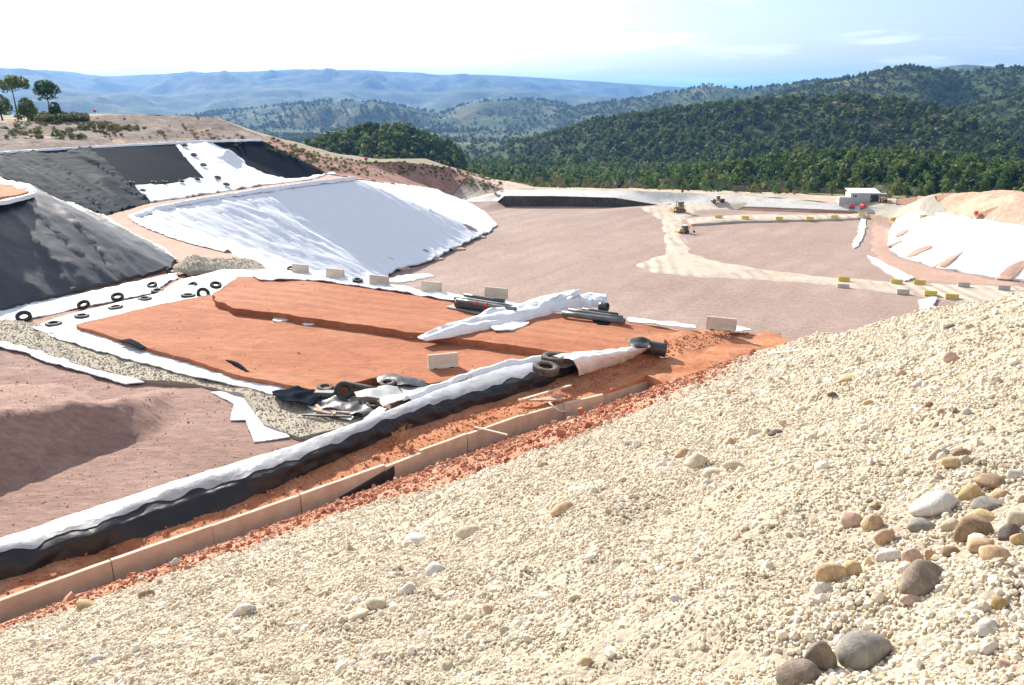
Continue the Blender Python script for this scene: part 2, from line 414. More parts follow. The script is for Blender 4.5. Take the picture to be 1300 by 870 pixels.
crest = [Vector((-190, 100, 27)), UD(-90, 168, 190), UD(0, 159, 208), UD(60, 155, 214), UD(110, 149, 218), UD(200, 148, 216), UD(272, 150, 214), UD(305, 163, 212), UD(335, 176, 214), UD(390, 192, 222), UD(425, 203, 228), UD(470, 208, 246), UD(520, 207, 264), UD(570, 214, 282), UD(615, 225, 294), UD(650, 237, 302)]
crest_back = [Vector((-215, 175, 27)), UD(0, 148, 290), UD(110, 146, 290), UD(230, 148, 290), UD(300, 160, 280), UD(380, 190, 290), UD(460, 202, 290), UD(540, 203, 318), UD(640, 233, 335)]
drop = [UD(0, 175, 350), UD(200, 178, 340), UD(380, 205, 340), UD(520, 218, 345), UD(640, 240, 350), UD(800, 243, 350), UD(1000, 248, 350), UD(1200, 250, 345), UD(1450, 260, 335)]
mound_foot = [UD(1160, 268, 222), UD(1200, 272, 212), UD(1236, 279, 198), UD(1300, 289, 182), UD(1480, 300, 165)]
mound_top = [UD(1172, 252, 232), UD(1200, 245, 230), UD(1245, 247, 222), UD(1300, 250, 205), UD(1480, 262, 180)]
mound_back = [UD(1165, 250, 262), UD(1250, 246, 262), UD(1480, 252, 240)]
under_hill = [Vector(p) for p in ((-30, 2, 14), (-10, 12, 14.5), (2, 28, 15), (9, 41, 16.4), (15, 50, 17.0))]
under_hill2 = [Vector(p) for p in ((-40, -50, 10), (0, -40, 8), (14, 5, 7), (22, 30, 3), (30, 52, 0), (34, 74, 0))]
ring = [Vector(p) for p in ((-190, 0, 20), (-120, -60, 15), (0, -80, 6), (120, -60, 5), (190, 40, 6), (215, 140, 7), (230, 230, 3), (-240, 250, 20), (-250, 120, 24))]
flat_pts = Us([(30, 640, 17.5), (150, 560, 17.5), (300, 500, 17.5), (500, 470, 17.5), (700, 430, 17.5), (400, 380, 17.5), (200, 420, 17.5)])
chains = [bench_in, bench_out, toe, hip, back_top, back_toe, top_edge, end_edge, gully, nose_crest, nose_top, nose_foot, rear, rear_toe, wall_foot, wall_back, bank_bot, bank_top, far_toe, far_face, far_back, far_out, crest, crest_back, drop, mound_foot, mound_top, mound_back, under_hill, under_hill2]

def build_tin():
    vs, es, idx = [], [], {}
    def add(p):
        k = (round(p.x, 2), round(p.y, 2))
        if k not in idx:
            idx[k] = len(vs); vs.append(Vector(p))
        return idx[k]
    for ch in chains:
        ids = [add(p) for p in ch]
        es.extend([(a, b) for a, b in zip(ids, ids[1:]) if a != b])
    for p in ring + flat_pts: add(p)
    v2, e2, f2, ov, oe, of = geometry.delaunay_2d_cdt([v.to_2d() for v in vs], es, [], 0, 1e-3)
    out = []
    for i, p in enumerate(v2):
        if ov[i]:
            out.append(Vector((p.x, p.y, vs[ov[i][0]].z)))
        else:   # crossing of two breaklines: mean of the nearest ends
            near = sorted(vs, key=lambda q: (q.x - p.x) ** 2 + (q.y - p.y) ** 2)[:2]
            out.append(Vector((p.x, p.y, sum(q.z for q in near) / 2)))
    return out, [list(f) for f in f2]
tin_v, tin_f = build_tin()
TIN = BVHTree.FromPolygons(tin_v, tin_f)

def H(x, y):
    h = TIN.ray_cast(Vector((x, y, 300)), Vector((0, 0, -1)))
    return h[0].z if h[0] is not None else 0.0

def Hs(x, y, r=3.2):
    return (2 * H(x, y) + sum(H(x + r * math.cos(a), y + r * math.sin(a)) for a in (0, 1.047, 2.094, 3.142, 4.189, 5.236))) / 8

def R(px, py, bvh=None):
    d = ray(px, py).normalized()
    h = (bvh or TIN).ray_cast(CAMP, d)
    return h[0] if h[0] is not None else U(px, py, 0)

def Rs(rows):
    return [R(*r) for r in rows]

def densify(poly, step, closed=True):
    out = []
    n = len(poly)
    for i in range(n if closed else n - 1):
        a, b = poly[i], poly[(i + 1) % n]
        k = max(1, int(math.ceil((Vector((b[0] - a[0], b[1] - a[1]))).length / step)))
        for j in range(k):
            t = j / k
            out.append(Vector((a[0] + (b[0] - a[0]) * t, a[1] + (b[1] - a[1]) * t)))
    if not closed: out.append(Vector((poly[-1][0], poly[-1][1])))
    return out

def np_inside(px, py, poly):
    inside = np.zeros(len(px), bool)
    n = len(poly)
    for i in range(n):
        x0, y0 = poly[i][0], poly[i][1]; x1, y1 = poly[(i + 1) % n][0], poly[(i + 1) % n][1]
        c = ((y0 > py) != (y1 > py))
        if y0 != y1:
            c &= px < (x1 - x0) * (py - y0) / (y1 - y0) + x0
        inside ^= c
    return inside

def seg_dist(px, py, poly):
    """distance of points to a closed outline"""
    d = np.full(len(px), 1e9)
    n = len(poly)
    for i in range(n):
        a = poly[i]; b = poly[(i + 1) % n]
        vx, vy = b[0] - a[0], b[1] - a[1]
        L = vx * vx + vy * vy + 1e-9
        t = np.clip(((px - a[0]) * vx + (py - a[1]) * vy) / L, 0, 1)
        d = np.minimum(d, np.hypot(px - a[0] - t * vx, py - a[1] - t * vy))
    return d

def drape(name, poly, step, m, zf=None, off=0.1, skirt=0.12, rag=0.0, ragf=0.5, smooth=True, seed=0, parent=None, roll=0.0):
    """a sheet over an outline in plan: clean edges, interior grid, z from the landform (or zf), skirt round the rim"""
    rr = random.Random(seed + len(poly))
    ol = densify(poly, step)
    if rag:
        c = []
        n = len(ol)
        for i, p in enumerate(ol):
            t = (ol[(i + 1) % n] - ol[i - 1]); t = Vector((t.y, -t.x))
            if t.length > 0: t.normalize()
            c.append(p + t * rag * (n3(p.x * ragf, p.y * ragf, seed + .5) + .5 * n3(p.x * ragf * 3, p.y * ragf * 3, seed + 9.5)))
        ol = c
    xs = [p.x for p in ol]; ys = [p.y for p in ol]
    gx, gy = np.meshgrid(np.arange(min(xs), max(xs), step), np.arange(min(ys), max(ys), step * .87))
    gx = gx + (np.arange(gx.shape[0])[:, None] % 2) * step * .5
    gx = gx.ravel() + np.array([rr.uniform(-.15, .15) * step for _ in range(gx.size)])
    gy = gy.ravel()
    k = np_inside(gx, gy, ol) & (seg_dist(gx, gy, ol) > step * .45)
    pts = ol + [Vector((x, y)) for x, y in zip(gx[k], gy[k])]
    n = len(ol)
    v2, e2, f2, ov, oe, of = geometry.delaunay_2d_cdt(pts, [(i, (i + 1) % n) for i in range(n)], [], 1, 1e-4)
    zf = zf or (lambda x, y: H(x, y))
    verts = [Vector((p.x, p.y, zf(p.x, p.y) + off)) for p in v2]
    faces = [list(f) for f in f2]
    # rim -> skirt
    cnt = {}
    for f in faces:
        for a, b in zip(f, f[1:] + f[:1]):
            cnt[(a, b)] = 1
    rim = [(a, b) for (a, b) in cnt if (b, a) not in cnt]
    if roll:
        rv = set(a for a, b in rim)
        for i in rv: verts[i].z -= roll
    low = {}
    for a, b in rim:
        for i in (a, b):
            if i not in low:
                low[i] = len(verts); verts.append(verts[i].copy()); verts.append(verts[i] - Vector((0, 0, skirt)))
        faces.append([low[b], low[a], low[a] + 1, low[b] + 1])
    return mesh_obj(name, verts, faces, m, parent, smooth)

def bvh_of(o):
    me = o.data
    return BVHTree.FromPolygons([v.co.copy() for v in me.vertices], [list(p.vertices) for p in me.polygons])

# ------------------------------------------------------------------ ground of the site (the TIN, refined and roughened)
def build_ground():
    gx, gy = np.meshgrid(np.arange(-240, 225, 4.0), np.arange(-75, 350, 4.0))
    vs = [Vector((v.x, v.y)) for v in tin_v]
    es = []
    for f in tin_f:
        for a, b in zip(f, f[1:] + f[:1]):
            if a < b: es.append((a, b))
            else: es.append((b, a))
    es = list(set(es))
    base = len(vs)
    for x, y in zip(gx.ravel(), gy.ravel()):
        x += rnd.uniform(-1, 1); y += rnd.uniform(-1, 1)
        if TIN.ray_cast(Vector((x, y, 300)), Vector((0, 0, -1)))[0] is not None:
            vs.append(Vector((x, y)))
    v2, e2, f2, ov, oe, of = geometry.delaunay_2d_cdt(vs, es, [], 0, 1e-3)
    verts = []
    for i, p in enumerate(v2):
        z = H(p.x, p.y)
        if -60 < p.x < 2 and 95 < p.y < 262: z = min(z, Hs(p.x, p.y)) - .35
        if p.y > 282 and p.x > -20: z -= 2.0 * min(1, (p.y - 282) / 12)
        verts.append((p.x, p.y, z - .04 + .05 * fbm(p.x * .2, p.y * .2)))
    o = mesh_obj('ground', verts, [list(f) for f in f2], M['base'], smooth=False)
    tag(o, kind='structure'); return o
ground = build_ground()

def struct(o):
    return tag(o, kind='structure')

# basin floor
floor_poly = toe[::-1] + back_toe[1:] + far_toe + [bank_bot[0]] + bank_bot[1:] + [Vector((120, 100, 0)), Vector((60, 62, 0)), Vector((34, 74, 0))] + rear_toe[::-1][1:-1]
def floor_z(x, y):
    return H(x, y) + .10 * fbm(x * .06, y * .06, 3.0) + .05 * n3(x * .4, y * .4)
basin = struct(drape('basin_floor', floor_poly, 2.6, M['basin'], zf=floor_z, off=.16, skirt=.3))

# far embankment: face with its shade put into a dark colour, pale top band
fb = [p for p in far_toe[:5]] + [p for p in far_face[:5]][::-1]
struct(drape('embankment_face', fb, 1.5, mat_ground('shade_embankment', [(.045, .038, .03), (.09, .075, .06)], scale=.3, fine=1.2, bump=.3), off=.12, skirt=.2))
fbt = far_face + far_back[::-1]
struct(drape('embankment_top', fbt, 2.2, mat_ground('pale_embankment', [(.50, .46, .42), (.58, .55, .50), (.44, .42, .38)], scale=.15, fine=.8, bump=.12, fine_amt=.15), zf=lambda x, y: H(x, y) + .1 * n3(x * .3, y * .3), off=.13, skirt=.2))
struct(drape('outer_yard', far_back + far_out[::-1] + [crest[15]], 3.0, mat_ground('yard_soil', [(.40, .29, .21), (.50, .38, .28), (.36, .30, .22), (.52, .45, .36)], scale=.07, fine=.6, bump=.3), zf=lambda x, y: H(x, y) + .35 * fbm(x * .1, y * .1), off=.15, skirt=.5))

struct(drape('scrub_margin', far_out + drop[4:][::-1] + [crest_back[8]], 4.0, mat_ground('margin_soil', [(.13, .12, .055), (.22, .18, .10), (.10, .115, .045), (.33, .25, .17)], scale=.07, fine=.5, bump=.5), zf=lambda x, y: H(x, y) + .6 * fbm(x * .08, y * .08), off=.2, skirt=.5))
# earth banks behind the liners
def bank_z(x, y):
    return H(x, y) + .9 * fbm(x * .12, y * .12, 1.0, 5) * .6
i0 = 8
left_bank = top_edge + crest[:9][::-1]
struct(drape('earth_bank', left_bank, 2.0, M['bank'], zf=bank_z, off=.25, skirt=.4))
struct(drape('bank_plateau', crest[:9] + crest_back[:5][::-1], 4.0, mat_ground('plateau_soil', [(.17, .14, .09), (.30, .24, .16), (.22, .19, .10)], scale=.08, fine=.6, bump=.4), zf=lambda x, y: H(x, y) + .4 * fbm(x * .1, y * .1), off=.2, skirt=.5))
right_bank = [end_edge[0], end_edge[1], bench_out[0] + Vector((1.5, 2.5, 0)), bench_in[0] + Vector((.6, 2.0, 0)), back_top[1] + Vector((.5, 1, 0)), back_top[2] + Vector((0, 1, 0)), crest[15]] + crest[8:15][::-1]
struct(drape('red_earth_bank', right_bank, 2.2, M['redbank'], zf=bank_z, off=.22, skirt=.4))
struct(drape('ridge_plateau', crest[8:16] + crest_back[5:][::-1], 4.0, mat_ground('ridge_soil', [(.17, .14, .08), (.28, .22, .14), (.20, .19, .09)], scale=.08, fine=.6, bump=.4), zf=lambda x, y: H(x, y) + .4 * fbm(x * .1, y * .1), off=.2, skirt=.5))

# bench track
struct(drape('bench_track', bench_in + [rear[0] + Vector((-1.5, -3, 0))] + bench_out[::-1], 1.2, M['track'], zf=lambda x, y: H(x, y) + .06 * fbm(x * .5, y * .5), off=.10, skirt=.15))

# spoil mounds on the right
def mound_z(x, y):
    return H(x, y) + 1.1 * fbm(x * .09, y * .09, 5.0, 5)
struct(drape('spoil_mounds', bank_top[1:] + mound_back[::-1] + [mound_top[0], mound_foot[0]], 2.2, M['mound'], zf=mound_z, off=.2, skirt=.6))

# roads
def road_z(h):
    return lambda x, y: H(x, y) + h + .07 * fbm(x * .3, y * .3)
main_px = [(812, 264), (860, 260), (935, 255), (955, 259), (888, 269), (868, 283), (869, 300), (879, 322), (905, 331), (960, 342), (1040, 351), (1110, 357), (1180, 361), (1310, 366), (1310, 392), (1230, 385), (1160, 377), (1100, 370), (1030, 362), (950, 357), (870, 352), (825, 347), (808, 338), (818, 330), (843, 324), (841, 300), (836, 280)]
road = struct(drape('dirt_road', Rs(main_px), 1.5, M['road'], zf=road_z(.34), off=0, skirt=.8, rag=.9, ragf=.16, roll=.28))
far_px = [(872, 281), (940, 276), (1000, 276), (1060, 276), (1100, 273), (1103, 279), (1060, 281.5), (1000, 282.5), (940, 284), (877, 288)]
far_road = struct(drape('causeway_road', Rs(far_px), 1.2, M['road'], zf=road_z(.9), off=0, skirt=1.2, rag=.3, ragf=.2, roll=.25))
trk_px = [(1104, 277), (1150, 279), (1134, 295), (1128, 311), (1140, 327), (1190, 343), (1300, 362), (1300, 367), (1180, 361), (1150, 352), (1115, 335), (1100, 318), (1105, 300)]
struct(drape('soil_track', Rs(trk_px), 1.4, M['track'], zf=road_z(.25), off=0, skirt=.5, rag=.4, ragf=.2, roll=.2))
grey_px = [(1110, 262), (1150, 262), (1200, 270), (1235, 279), (1180, 281), (1150, 272), (1112, 274)]
struct(drape('gravel_yard', Rs(grey_px), 1.5, M['greygravel'], zf=road_z(.35), off=0, skirt=.6, rag=.5, ragf=.2))

# ------------------------------------------------------------------ near terrace: brown fill with its pushed-up mound, pebble drain, red platform
crest_m = [U(-170, 560, 19.9), U(-60, 541, 19.8), U(0, 525, 19.7), U(38, 518, 19.6), U(89, 509, 19.4), U(119, 517, 19.0), U(142, 520, 18.8), U(157, 512, 18.8), U(193, 503, 18.2), U(215, 495, 17.6)]
def crest_h(x, y):
    best = (1e9, 0, 0)
    for a, b in zip(crest_m, crest_m[1:]):
        vx, vy = b.x - a.x, b.y - a.y
        t = max(0, min(1, ((x - a.x) * vx + (y - a.y) * vy) / (vx * vx + vy * vy)))
        dx, dy = x - a.x - vx * t, y - a.y - vy * t
        d = math.hypot(dx, dy)
        if d < best[0]:
            side = vx * dy - vy * dx          # >0 : far side
            best = (d, a.z + (b.z - a.z) * t - 17.55, side)
    return best
def brown_z(x, y):
    d, h, side = crest_h(x, y)
    if side > 0: m = h - .13 * d + .22 * fbm(x * .35, y * .35, 2.0) * min(1, h)
    else: m = h - .72 * d + .15 * fbm(x * .8, y * .8, 2.0)
    m = max(0.0, m)
    return 17.62 + m + .05 * fbm(x * .4, y * .4) + .03 * n3(x * 1.6, y * 1.6)
brown_px = [(-170, 425), (0, 437), (60, 458), (100, 467), (180, 488), (260, 492), (310, 508), (345, 545), (390, 560), (420, 560), (300, 605), (170, 650), (0, 705), (-170, 760)]
brown = struct(drape('brown_fill', [U(x, y, 17.6) for x, y in brown_px], .45, M['brown'], zf=brown_z, off=0, skirt=.3))

drain_px = [(-150, 395), (0, 411), (50, 417), (90, 436), (170, 456), (250, 479), (330, 495), (400, 503), (470, 515), (500, 530), (440, 552), (380, 562), (335, 545), (308, 508), (255, 494), (180, 490), (100, 469), (60, 455), (0, 436), (-150, 424)]
drain_poly = [U(x, y, 17.5) for x, y in drain_px]
def drain_z(x, y):
    return 17.78 + .16 * fbm(x * .45, y * .45, 7.0)
drain = struct(drape('pebble_drain', drain_poly, .5, M['pebble_base'], zf=drain_z, off=.03, skirt=.3))

low_px = [(98, 412), (165, 396), (230, 380), (262, 375), (300, 372), (420, 390), (620, 420), (760, 440), (830, 446), (760, 458), (700, 468), (640, 482), (590, 478), (545, 487), (490, 477), (440, 489), (400, 496), (300, 475), (180, 441)]
def plat_z(base):
    return lambda x, y: base - (.5 * max(0.0, min(1.0, (x - 7) / 7)) if base > 18.3 else 0) + .05 * fbm(x * .22, y * .22, 4.0) + .02 * n3(x * 1.3, y * 1.3)
platform_low = struct(drape('clay_platform', [U(x, y, 18.2) for x, y in low_px], .6, M['red'], zf=plat_z(18.2), off=0, skirt=.6, rag=.25, ragf=.35))
up_px = [(272, 374), (285, 362), (302, 352), (380, 350), (470, 362), (560, 378), (620, 385), (700, 398), (800, 408), (900, 420), (995, 424), (960, 434), (890, 442), (830, 450), (740, 452), (700, 446), (620, 434), (480, 416), (400, 404), (300, 391), (276, 381)]
platform_up = struct(drape('clay_platform_tier', [U(x, y, 18.65) for x, y in up_px], .6, M['red'], zf=plat_z(18.65), off=0, skirt=.75, rag=.26, ragf=.9))

# red soil strip between the berm and the wall
L0 = wall_foot[1]
HN = Vector((0.673, -0.739, 0))
strip_px_far = [(-140, 800), (0, 742), (100, 708), (200, 668), (300, 622), (400, 582), (500, 548), (600, 515), (690, 490), (750, 470), (830, 440), (905, 428)]
WALL_PX = [(-60, 783), (140, 711), (268, 667), (380, 628), (487, 590), (532, 573), (592, 551), (660, 527), (715, 512), (765, 500), (822, 482)]
strip_poly = [U(x, y, 18.0) + WN * .6 for x, y in strip_px_far] + Us([(990, 425, 18.2), (1005, 436, 18.2), (965, 462, 18.2), (900, 488, 18.0), (850, 500, 17.9), (826, 484, 18.12)]) + [U(x, y, 18.12) + WN * .05 for x, y in WALL_PX[::-1]]
def strip_z(x, y):
    t = (x - L0.x) * .739 + (y - L0.y) * .673
    return 18.0 + .55 * max(0.0, min(1.0, (t - 26) / 8)) - .3 * max(0.0, min(1.0, (x - 10) / 5)) + .10 * fbm(x * .7, y * .7, 9.0) + .06 * fbm(x * 2.5, y * 2.5, 3.0)
M['strip'] = mat_ground('strip_clay', [(.36, .12, .05), (.46, .19, .09), (.50, .26, .15)], scale=.7, fine=6, bump=.06, fine_amt=.3)
soil_strip = struct(drape('soil_strip', strip_poly, .4, M['strip'], zf=strip_z, off=0, skirt=.7))

# ------------------------------------------------------------------ the hillside in front: gravel over red soil
def hill_z(x, y):
    s = (x - L0.x) * HN.x + (y - L0.y) * HN.y
    z = ZF - .05 + .518 * s
    if s < 1.6: z = ZF - .05 + .518 * s * (.35 + .4 * max(0, s)) if s > 0 else ZF - .05 + .2 * s
    xc = 14.2 + .35 * math.sin(y * .35) - max(0, 18 - y) * .05
    if x > xc: 
        e = x - xc
        z -= .95 * e * e / (e + 1.5)
    if y > 47: z -= (y - 47) * .3
    am = min(1, max(.25, s / 6))
    return z + am * (.28 * fbm(x * .16, y * .16, 6.0) + .15 * fbm(x * .9, y * .9, 2.0)) + .04 * n3(x * 2.6, y * 2.6)
def build_hill():
    xs = []
    rows = []
    # graded grid: fine near the lens
    ys = []; y = -8.0
    while y < 62:
        ys.append(y); y += .14 + max(0, y - 3) * .012 + (0.5 if y < 0 else 0)
    xs = []; x = -34.0
    while x < 46:
        xs.append(x); x += .17 + abs(x - 1) * .012
    verts = []; faces = []
    nx = len(xs)
    for yy in ys:
        for xx in xs:
            verts.append((xx, yy, hill_z(xx, yy)))
    for j in range(len(ys) - 1):
        for i in range(nx - 1):
            cx, cy = (xs[i] + xs[i + 1]) / 2, (ys[j] + ys[j + 1]) / 2
            s = (cx - L0.x) * HN.x + (cy - L0.y) * HN.y
            if s < -.6: continue
            a = j * nx + i
            faces.append((a, a + 1, a + nx + 1, a + nx))
    o = mesh_obj('gravel_slope', verts, faces, None, smooth=True)
    # soil colour: red clay along the foot, gravel above
    me = o.data
    at = me.attributes.new('red', 'FLOAT', 'POINT')
    vals = [red_at(v[0], v[1]) for v in verts]
    at.data.foreach_set('value', vals)
    return struct(o)
# outline of the bare red clay at the foot of the slope: where it meets the gravel, in slope coordinates (t along, s up)
def hill_hit(px, py):
    d = ray(px, py); t0 = 4.0
    while t0 < 90:
        p = CAMP + d * t0
        if p.z < hill_z(p.x, p.y): return p
        t0 += .1
    return CAMP + d * t0
_b = []
for px, py in ((-140, 862), (0, 803), (200, 735), (300, 699), (400, 664), (500, 632), (640, 590), (700, 568), (760, 544), (800, 526), (850, 504), (900, 482), (935, 460), (960, 441)):
    p = hill_hit(px, py)
    _b.append(((p.x - L0.x) * .739 + (p.y - L0.y) * .673, (p.x - L0.x) * HN.x + (p.y - L0.y) * HN.y))
_b.sort()
RB_T = [q[0] for q in _b]; RB_S = [q[1] for q in _b]
def red_at(x, y):
    s = (x - L0.x) * HN.x + (y - L0.y) * HN.y
    t = (x - L0.x) * .739 + (y - L0.y) * .673
    w = float(np.interp(t, RB_T, RB_S)) + .9 * fbm(x * .35, y * .35, 8.0)
    return max(0.0, min(1.0, (w - s) / 2.2 + .5))
hill = build_hill()
def mat_hill():
    m, nt, b = new_mat('hillside')
    g = node(nt, 'ShaderNodeNewGeometry')
    at = node(nt, 'ShaderNodeAttribute'); at.attribute_name = 'red'
    a = node(nt, 'ShaderNodeTexNoise', Scale=.5, Detail=8.0, Roughness=.65); lk(nt, g.outputs['Position'], a.inputs['Vector'])
    r = ramp(nt, [(.32, (.46, .38, .275)), (.5, (.56, .475, .355)), (.68, (.63, .55, .425))]); lk(nt, a.outputs['Fac'], r.inputs['Fac'])
    v = node(nt, 'ShaderNodeTexVoronoi', Scale=26.0); lk(nt, g.outputs['Position'], v.inputs['Vector'])
    hs = node(nt, 'ShaderNodeHueSaturation'); 
    sp = node(nt, 'ShaderNodeSeparateColor'); lk(nt, v.outputs['Color'], sp.inputs['Color'])
    mr = node(nt, 'ShaderNodeMapRange'); mr.inputs['To Min'].default_value = .72; mr.inputs['To Max'].default_value = 1.2
    lk(nt, sp.outputs[0], mr.inputs['Value']); lk(nt, mr.outputs['Result'], hs.inputs['Value']); lk(nt, r.outputs['Color'], hs.inputs['Color'])
    rr = ramp(nt, [(.3, (.33, .11, .05)), (.46, (.44, .19, .105)), (.58, (.50, .27, .18)), (.7, (.56, .38, .28))])
    a2 = node(nt, 'ShaderNodeTexNoise', Scale=.9, Detail=8.0, Roughness=.7); lk(nt, g.outputs['Position'], a2.inputs['Vector']); lk(nt, a2.outputs['Fac'], rr.inputs['Fac'])
    mxx = node(nt, 'ShaderNodeMix', data_type='RGBA'); lk(nt, at.outputs['Fac'], mxx.inputs[0]); lk(nt, hs.outputs['Color'], mxx.inputs[6]); lk(nt, rr.outputs['Color'], mxx.inputs[7])
    lk(nt, mxx.outputs[2], b.inputs['Base Color'])
    b.inputs['Roughness'].default_value = .95; b.inputs['Specular IOR Level'].default_value = .15
    f2 = node(nt, 'ShaderNodeTexNoise', Scale=9.0, Detail=8.0, Roughness=.75); lk(nt, g.outputs['Position'], f2.inputs['Vector'])
    ad = node(nt, 'ShaderNodeMath', operation='ADD'); 
    vm = node(nt, 'ShaderNodeMath', operation='MULTIPLY'); vm.inputs[1].default_value = -.25
    lk(nt, v.outputs['Distance'], vm.inputs[0]); lk(nt, f2.outputs['Fac'], ad.inputs[0]); lk(nt, vm.outputs[0], ad.inputs[1])
    bp = node(nt, 'ShaderNodeBump', Strength=1.0, Distance=.06); lk(nt, ad.outputs[0], bp.inputs['Height']); lk(nt, bp.outputs['Normal'], b.inputs['Normal'])
    return m
hill.data.materials.append(mat_hill())
HILL = bvh_of(hill)
def HH(x, y):
    h = HILL.ray_cast(Vector((x, y, 200)), Vector((0, 0, -1)))
    return h[0].z if h[0] is not None else hill_z(x, y)

# ------------------------------------------------------------------ landscape beyond: hills, ridges, far mountains
def px_az(px):      # azimuth (from +Y, to the right) of an image column, at the horizon
    return math.atan((px - CX) / FPX / math.cos(PITCH))
def el_of(py, px=650):
    d = ray(px, py); return d.z / math.hypot(d.x, d.y)
ridges = []   # (azimuths, crest heights, distances, near slope, far slope, noise)
def ridge(rows, ns, fs, na=1.0, seed=0.0):
    az = [px_az(r[0]) for r in rows]
    D = [r[2] for r in rows]
    z = [CAMZ + el_of(r[1], r[0]) * r[2] for r in rows]
    ridges.append((np.array(az), np.array(z), np.array(D), ns, fs, na, seed))
ridge([(-900, 84, 9500), (-300, 88, 9500), (-100, 83, 9300), (0, 84, 9200), (70, 86, 9200), (110, 87, 9200), (180, 95, 9600), (260, 92, 9300), (330, 90, 9000), (400, 86, 9000), (480, 87, 9200), (560, 93, 9400), (620, 93, 9400), (700, 98, 9600), (770, 103, 9800), (850, 109, 10200), (950, 112, 10500), (1150, 118, 11000), (1500, 118, 11000)], .11, .14, .35, 1.0)
ridge([(-300, 112, 6800), (0, 118, 6700), (120, 112, 6600), (250, 119, 6600), (380, 110, 6500), (520, 116, 6800), (640, 112, 6800), (760, 120, 7000), (850, 124, 7200)], .07, .10, .35, 2.0)
ridge([(250, 150, 3500), (310, 140, 3500), (370, 133, 3400), (440, 127, 3400), (490, 128, 3400), (520, 134, 3400), (570, 143, 3500)], .13, .14, .7, 3.0)
ridge([(570, 142, 3400), (610, 128, 3400), (670, 124, 3400), (700, 128, 3400), (740, 140, 3400)], .15, .15, .7, 4.0)
ridge([(690, 142, 2900), (740, 133, 2900), (790, 125, 2900), (840, 115, 2900), (880, 106, 2800), (920, 112, 2700), (960, 108, 2700), (1000, 101, 2700), (1060, 103, 2700), (1150, 110, 2700)], .24, .2, .8, 5.0)
ridge([(860, 130, 4800), (930, 112, 4800), (1000, 100, 4800), (1100, 90, 4800), (1170, 80, 4600), (1230, 84, 4600), (1300, 79, 4600), (1450, 80, 4600), (1700, 95, 4600)], .22, .2, .7, 6.0)
ridge([(900, 138, 1750), (960, 119, 1750), (1010, 105, 1750), (1060, 95, 1750), (1100, 85, 1750), (1140, 90, 1750), (1170, 93, 1800), (1220, 87, 1850), (1260, 88, 1850), (1310, 84, 1850), (1500, 70, 1800), (1800, 80, 1800)], .20, .2, .9, 7.0)
ridge([(1120, 152, 1150), (1180, 135, 1200), (1240, 118, 1250), (1300, 104, 1300), (1420, 90, 1300), (1700, 90, 1300)], .17, .2, .9, 8.0)
ridge([(640, 186, 1000), (700, 170, 980), (750, 154, 960), (820, 144, 930), (900, 133, 900), (980, 127, 880), (1050, 126, 860), (1110, 130, 840), (1160, 143, 800), (1210, 165, 760), (1250, 190, 720), (1280, 206, 700)], .26, .2, .75, 9.0)
ridge([(405, 196, 480), (440, 182, 480), (480, 173, 490), (525, 173, 500), (560, 187, 510), (590, 200, 520)], .3, .25, .4, 10.0)
ridge([(820, 232, 420), (900, 224, 420), (1000, 205, 430), (1100, 207, 420), (1200, 218, 400), (1320, 235, 380)], .10, .16, .3, 11.0)
base_D = np.array([0, 200, 300, 400, 500, 750, 1000, 2000, 4000, 6500, 9000, 16000, 40000])
base_z = np.array([-12, -12, -5, -12, -18, -32, -42, -62, -70, -60, -50, -60, -60])
NA_F, NR = 420, 260
azs = np.concatenate([np.linspace(-math.pi, -.95, 40, endpoint=False), np.linspace(-.95, .95, NA_F), np.linspace(.95, math.pi, 41)[1:]])
rad = np.concatenate([[0.0, 60, 120, 180, 230], np.geomspace(270, 15000, NR), [20000, 30000, 45000]])
AZ, RD = np.meshgrid(azs, rad, indexing='ij')
def vnoise(x, y, s, o=4):
    out = np.empty(x.size); xf = x.ravel(); yf = y.ravel()
    for i in range(x.size):
        out[i] = noise.fractal(Vector((xf[i], yf[i], s)), .95, 2.0, o)
    return out.reshape(x.shape)
XX, YY = RD * np.sin(AZ), RD * np.cos(AZ)
LN = vnoise(XX / 420.0, YY / 420.0, 2.0, 5)
LN2 = vnoise(XX / 90.0, YY / 90.0, 5.0, 4)
LN3 = vnoise(XX / 1500.0, YY / 1500.0, 8.0, 6)
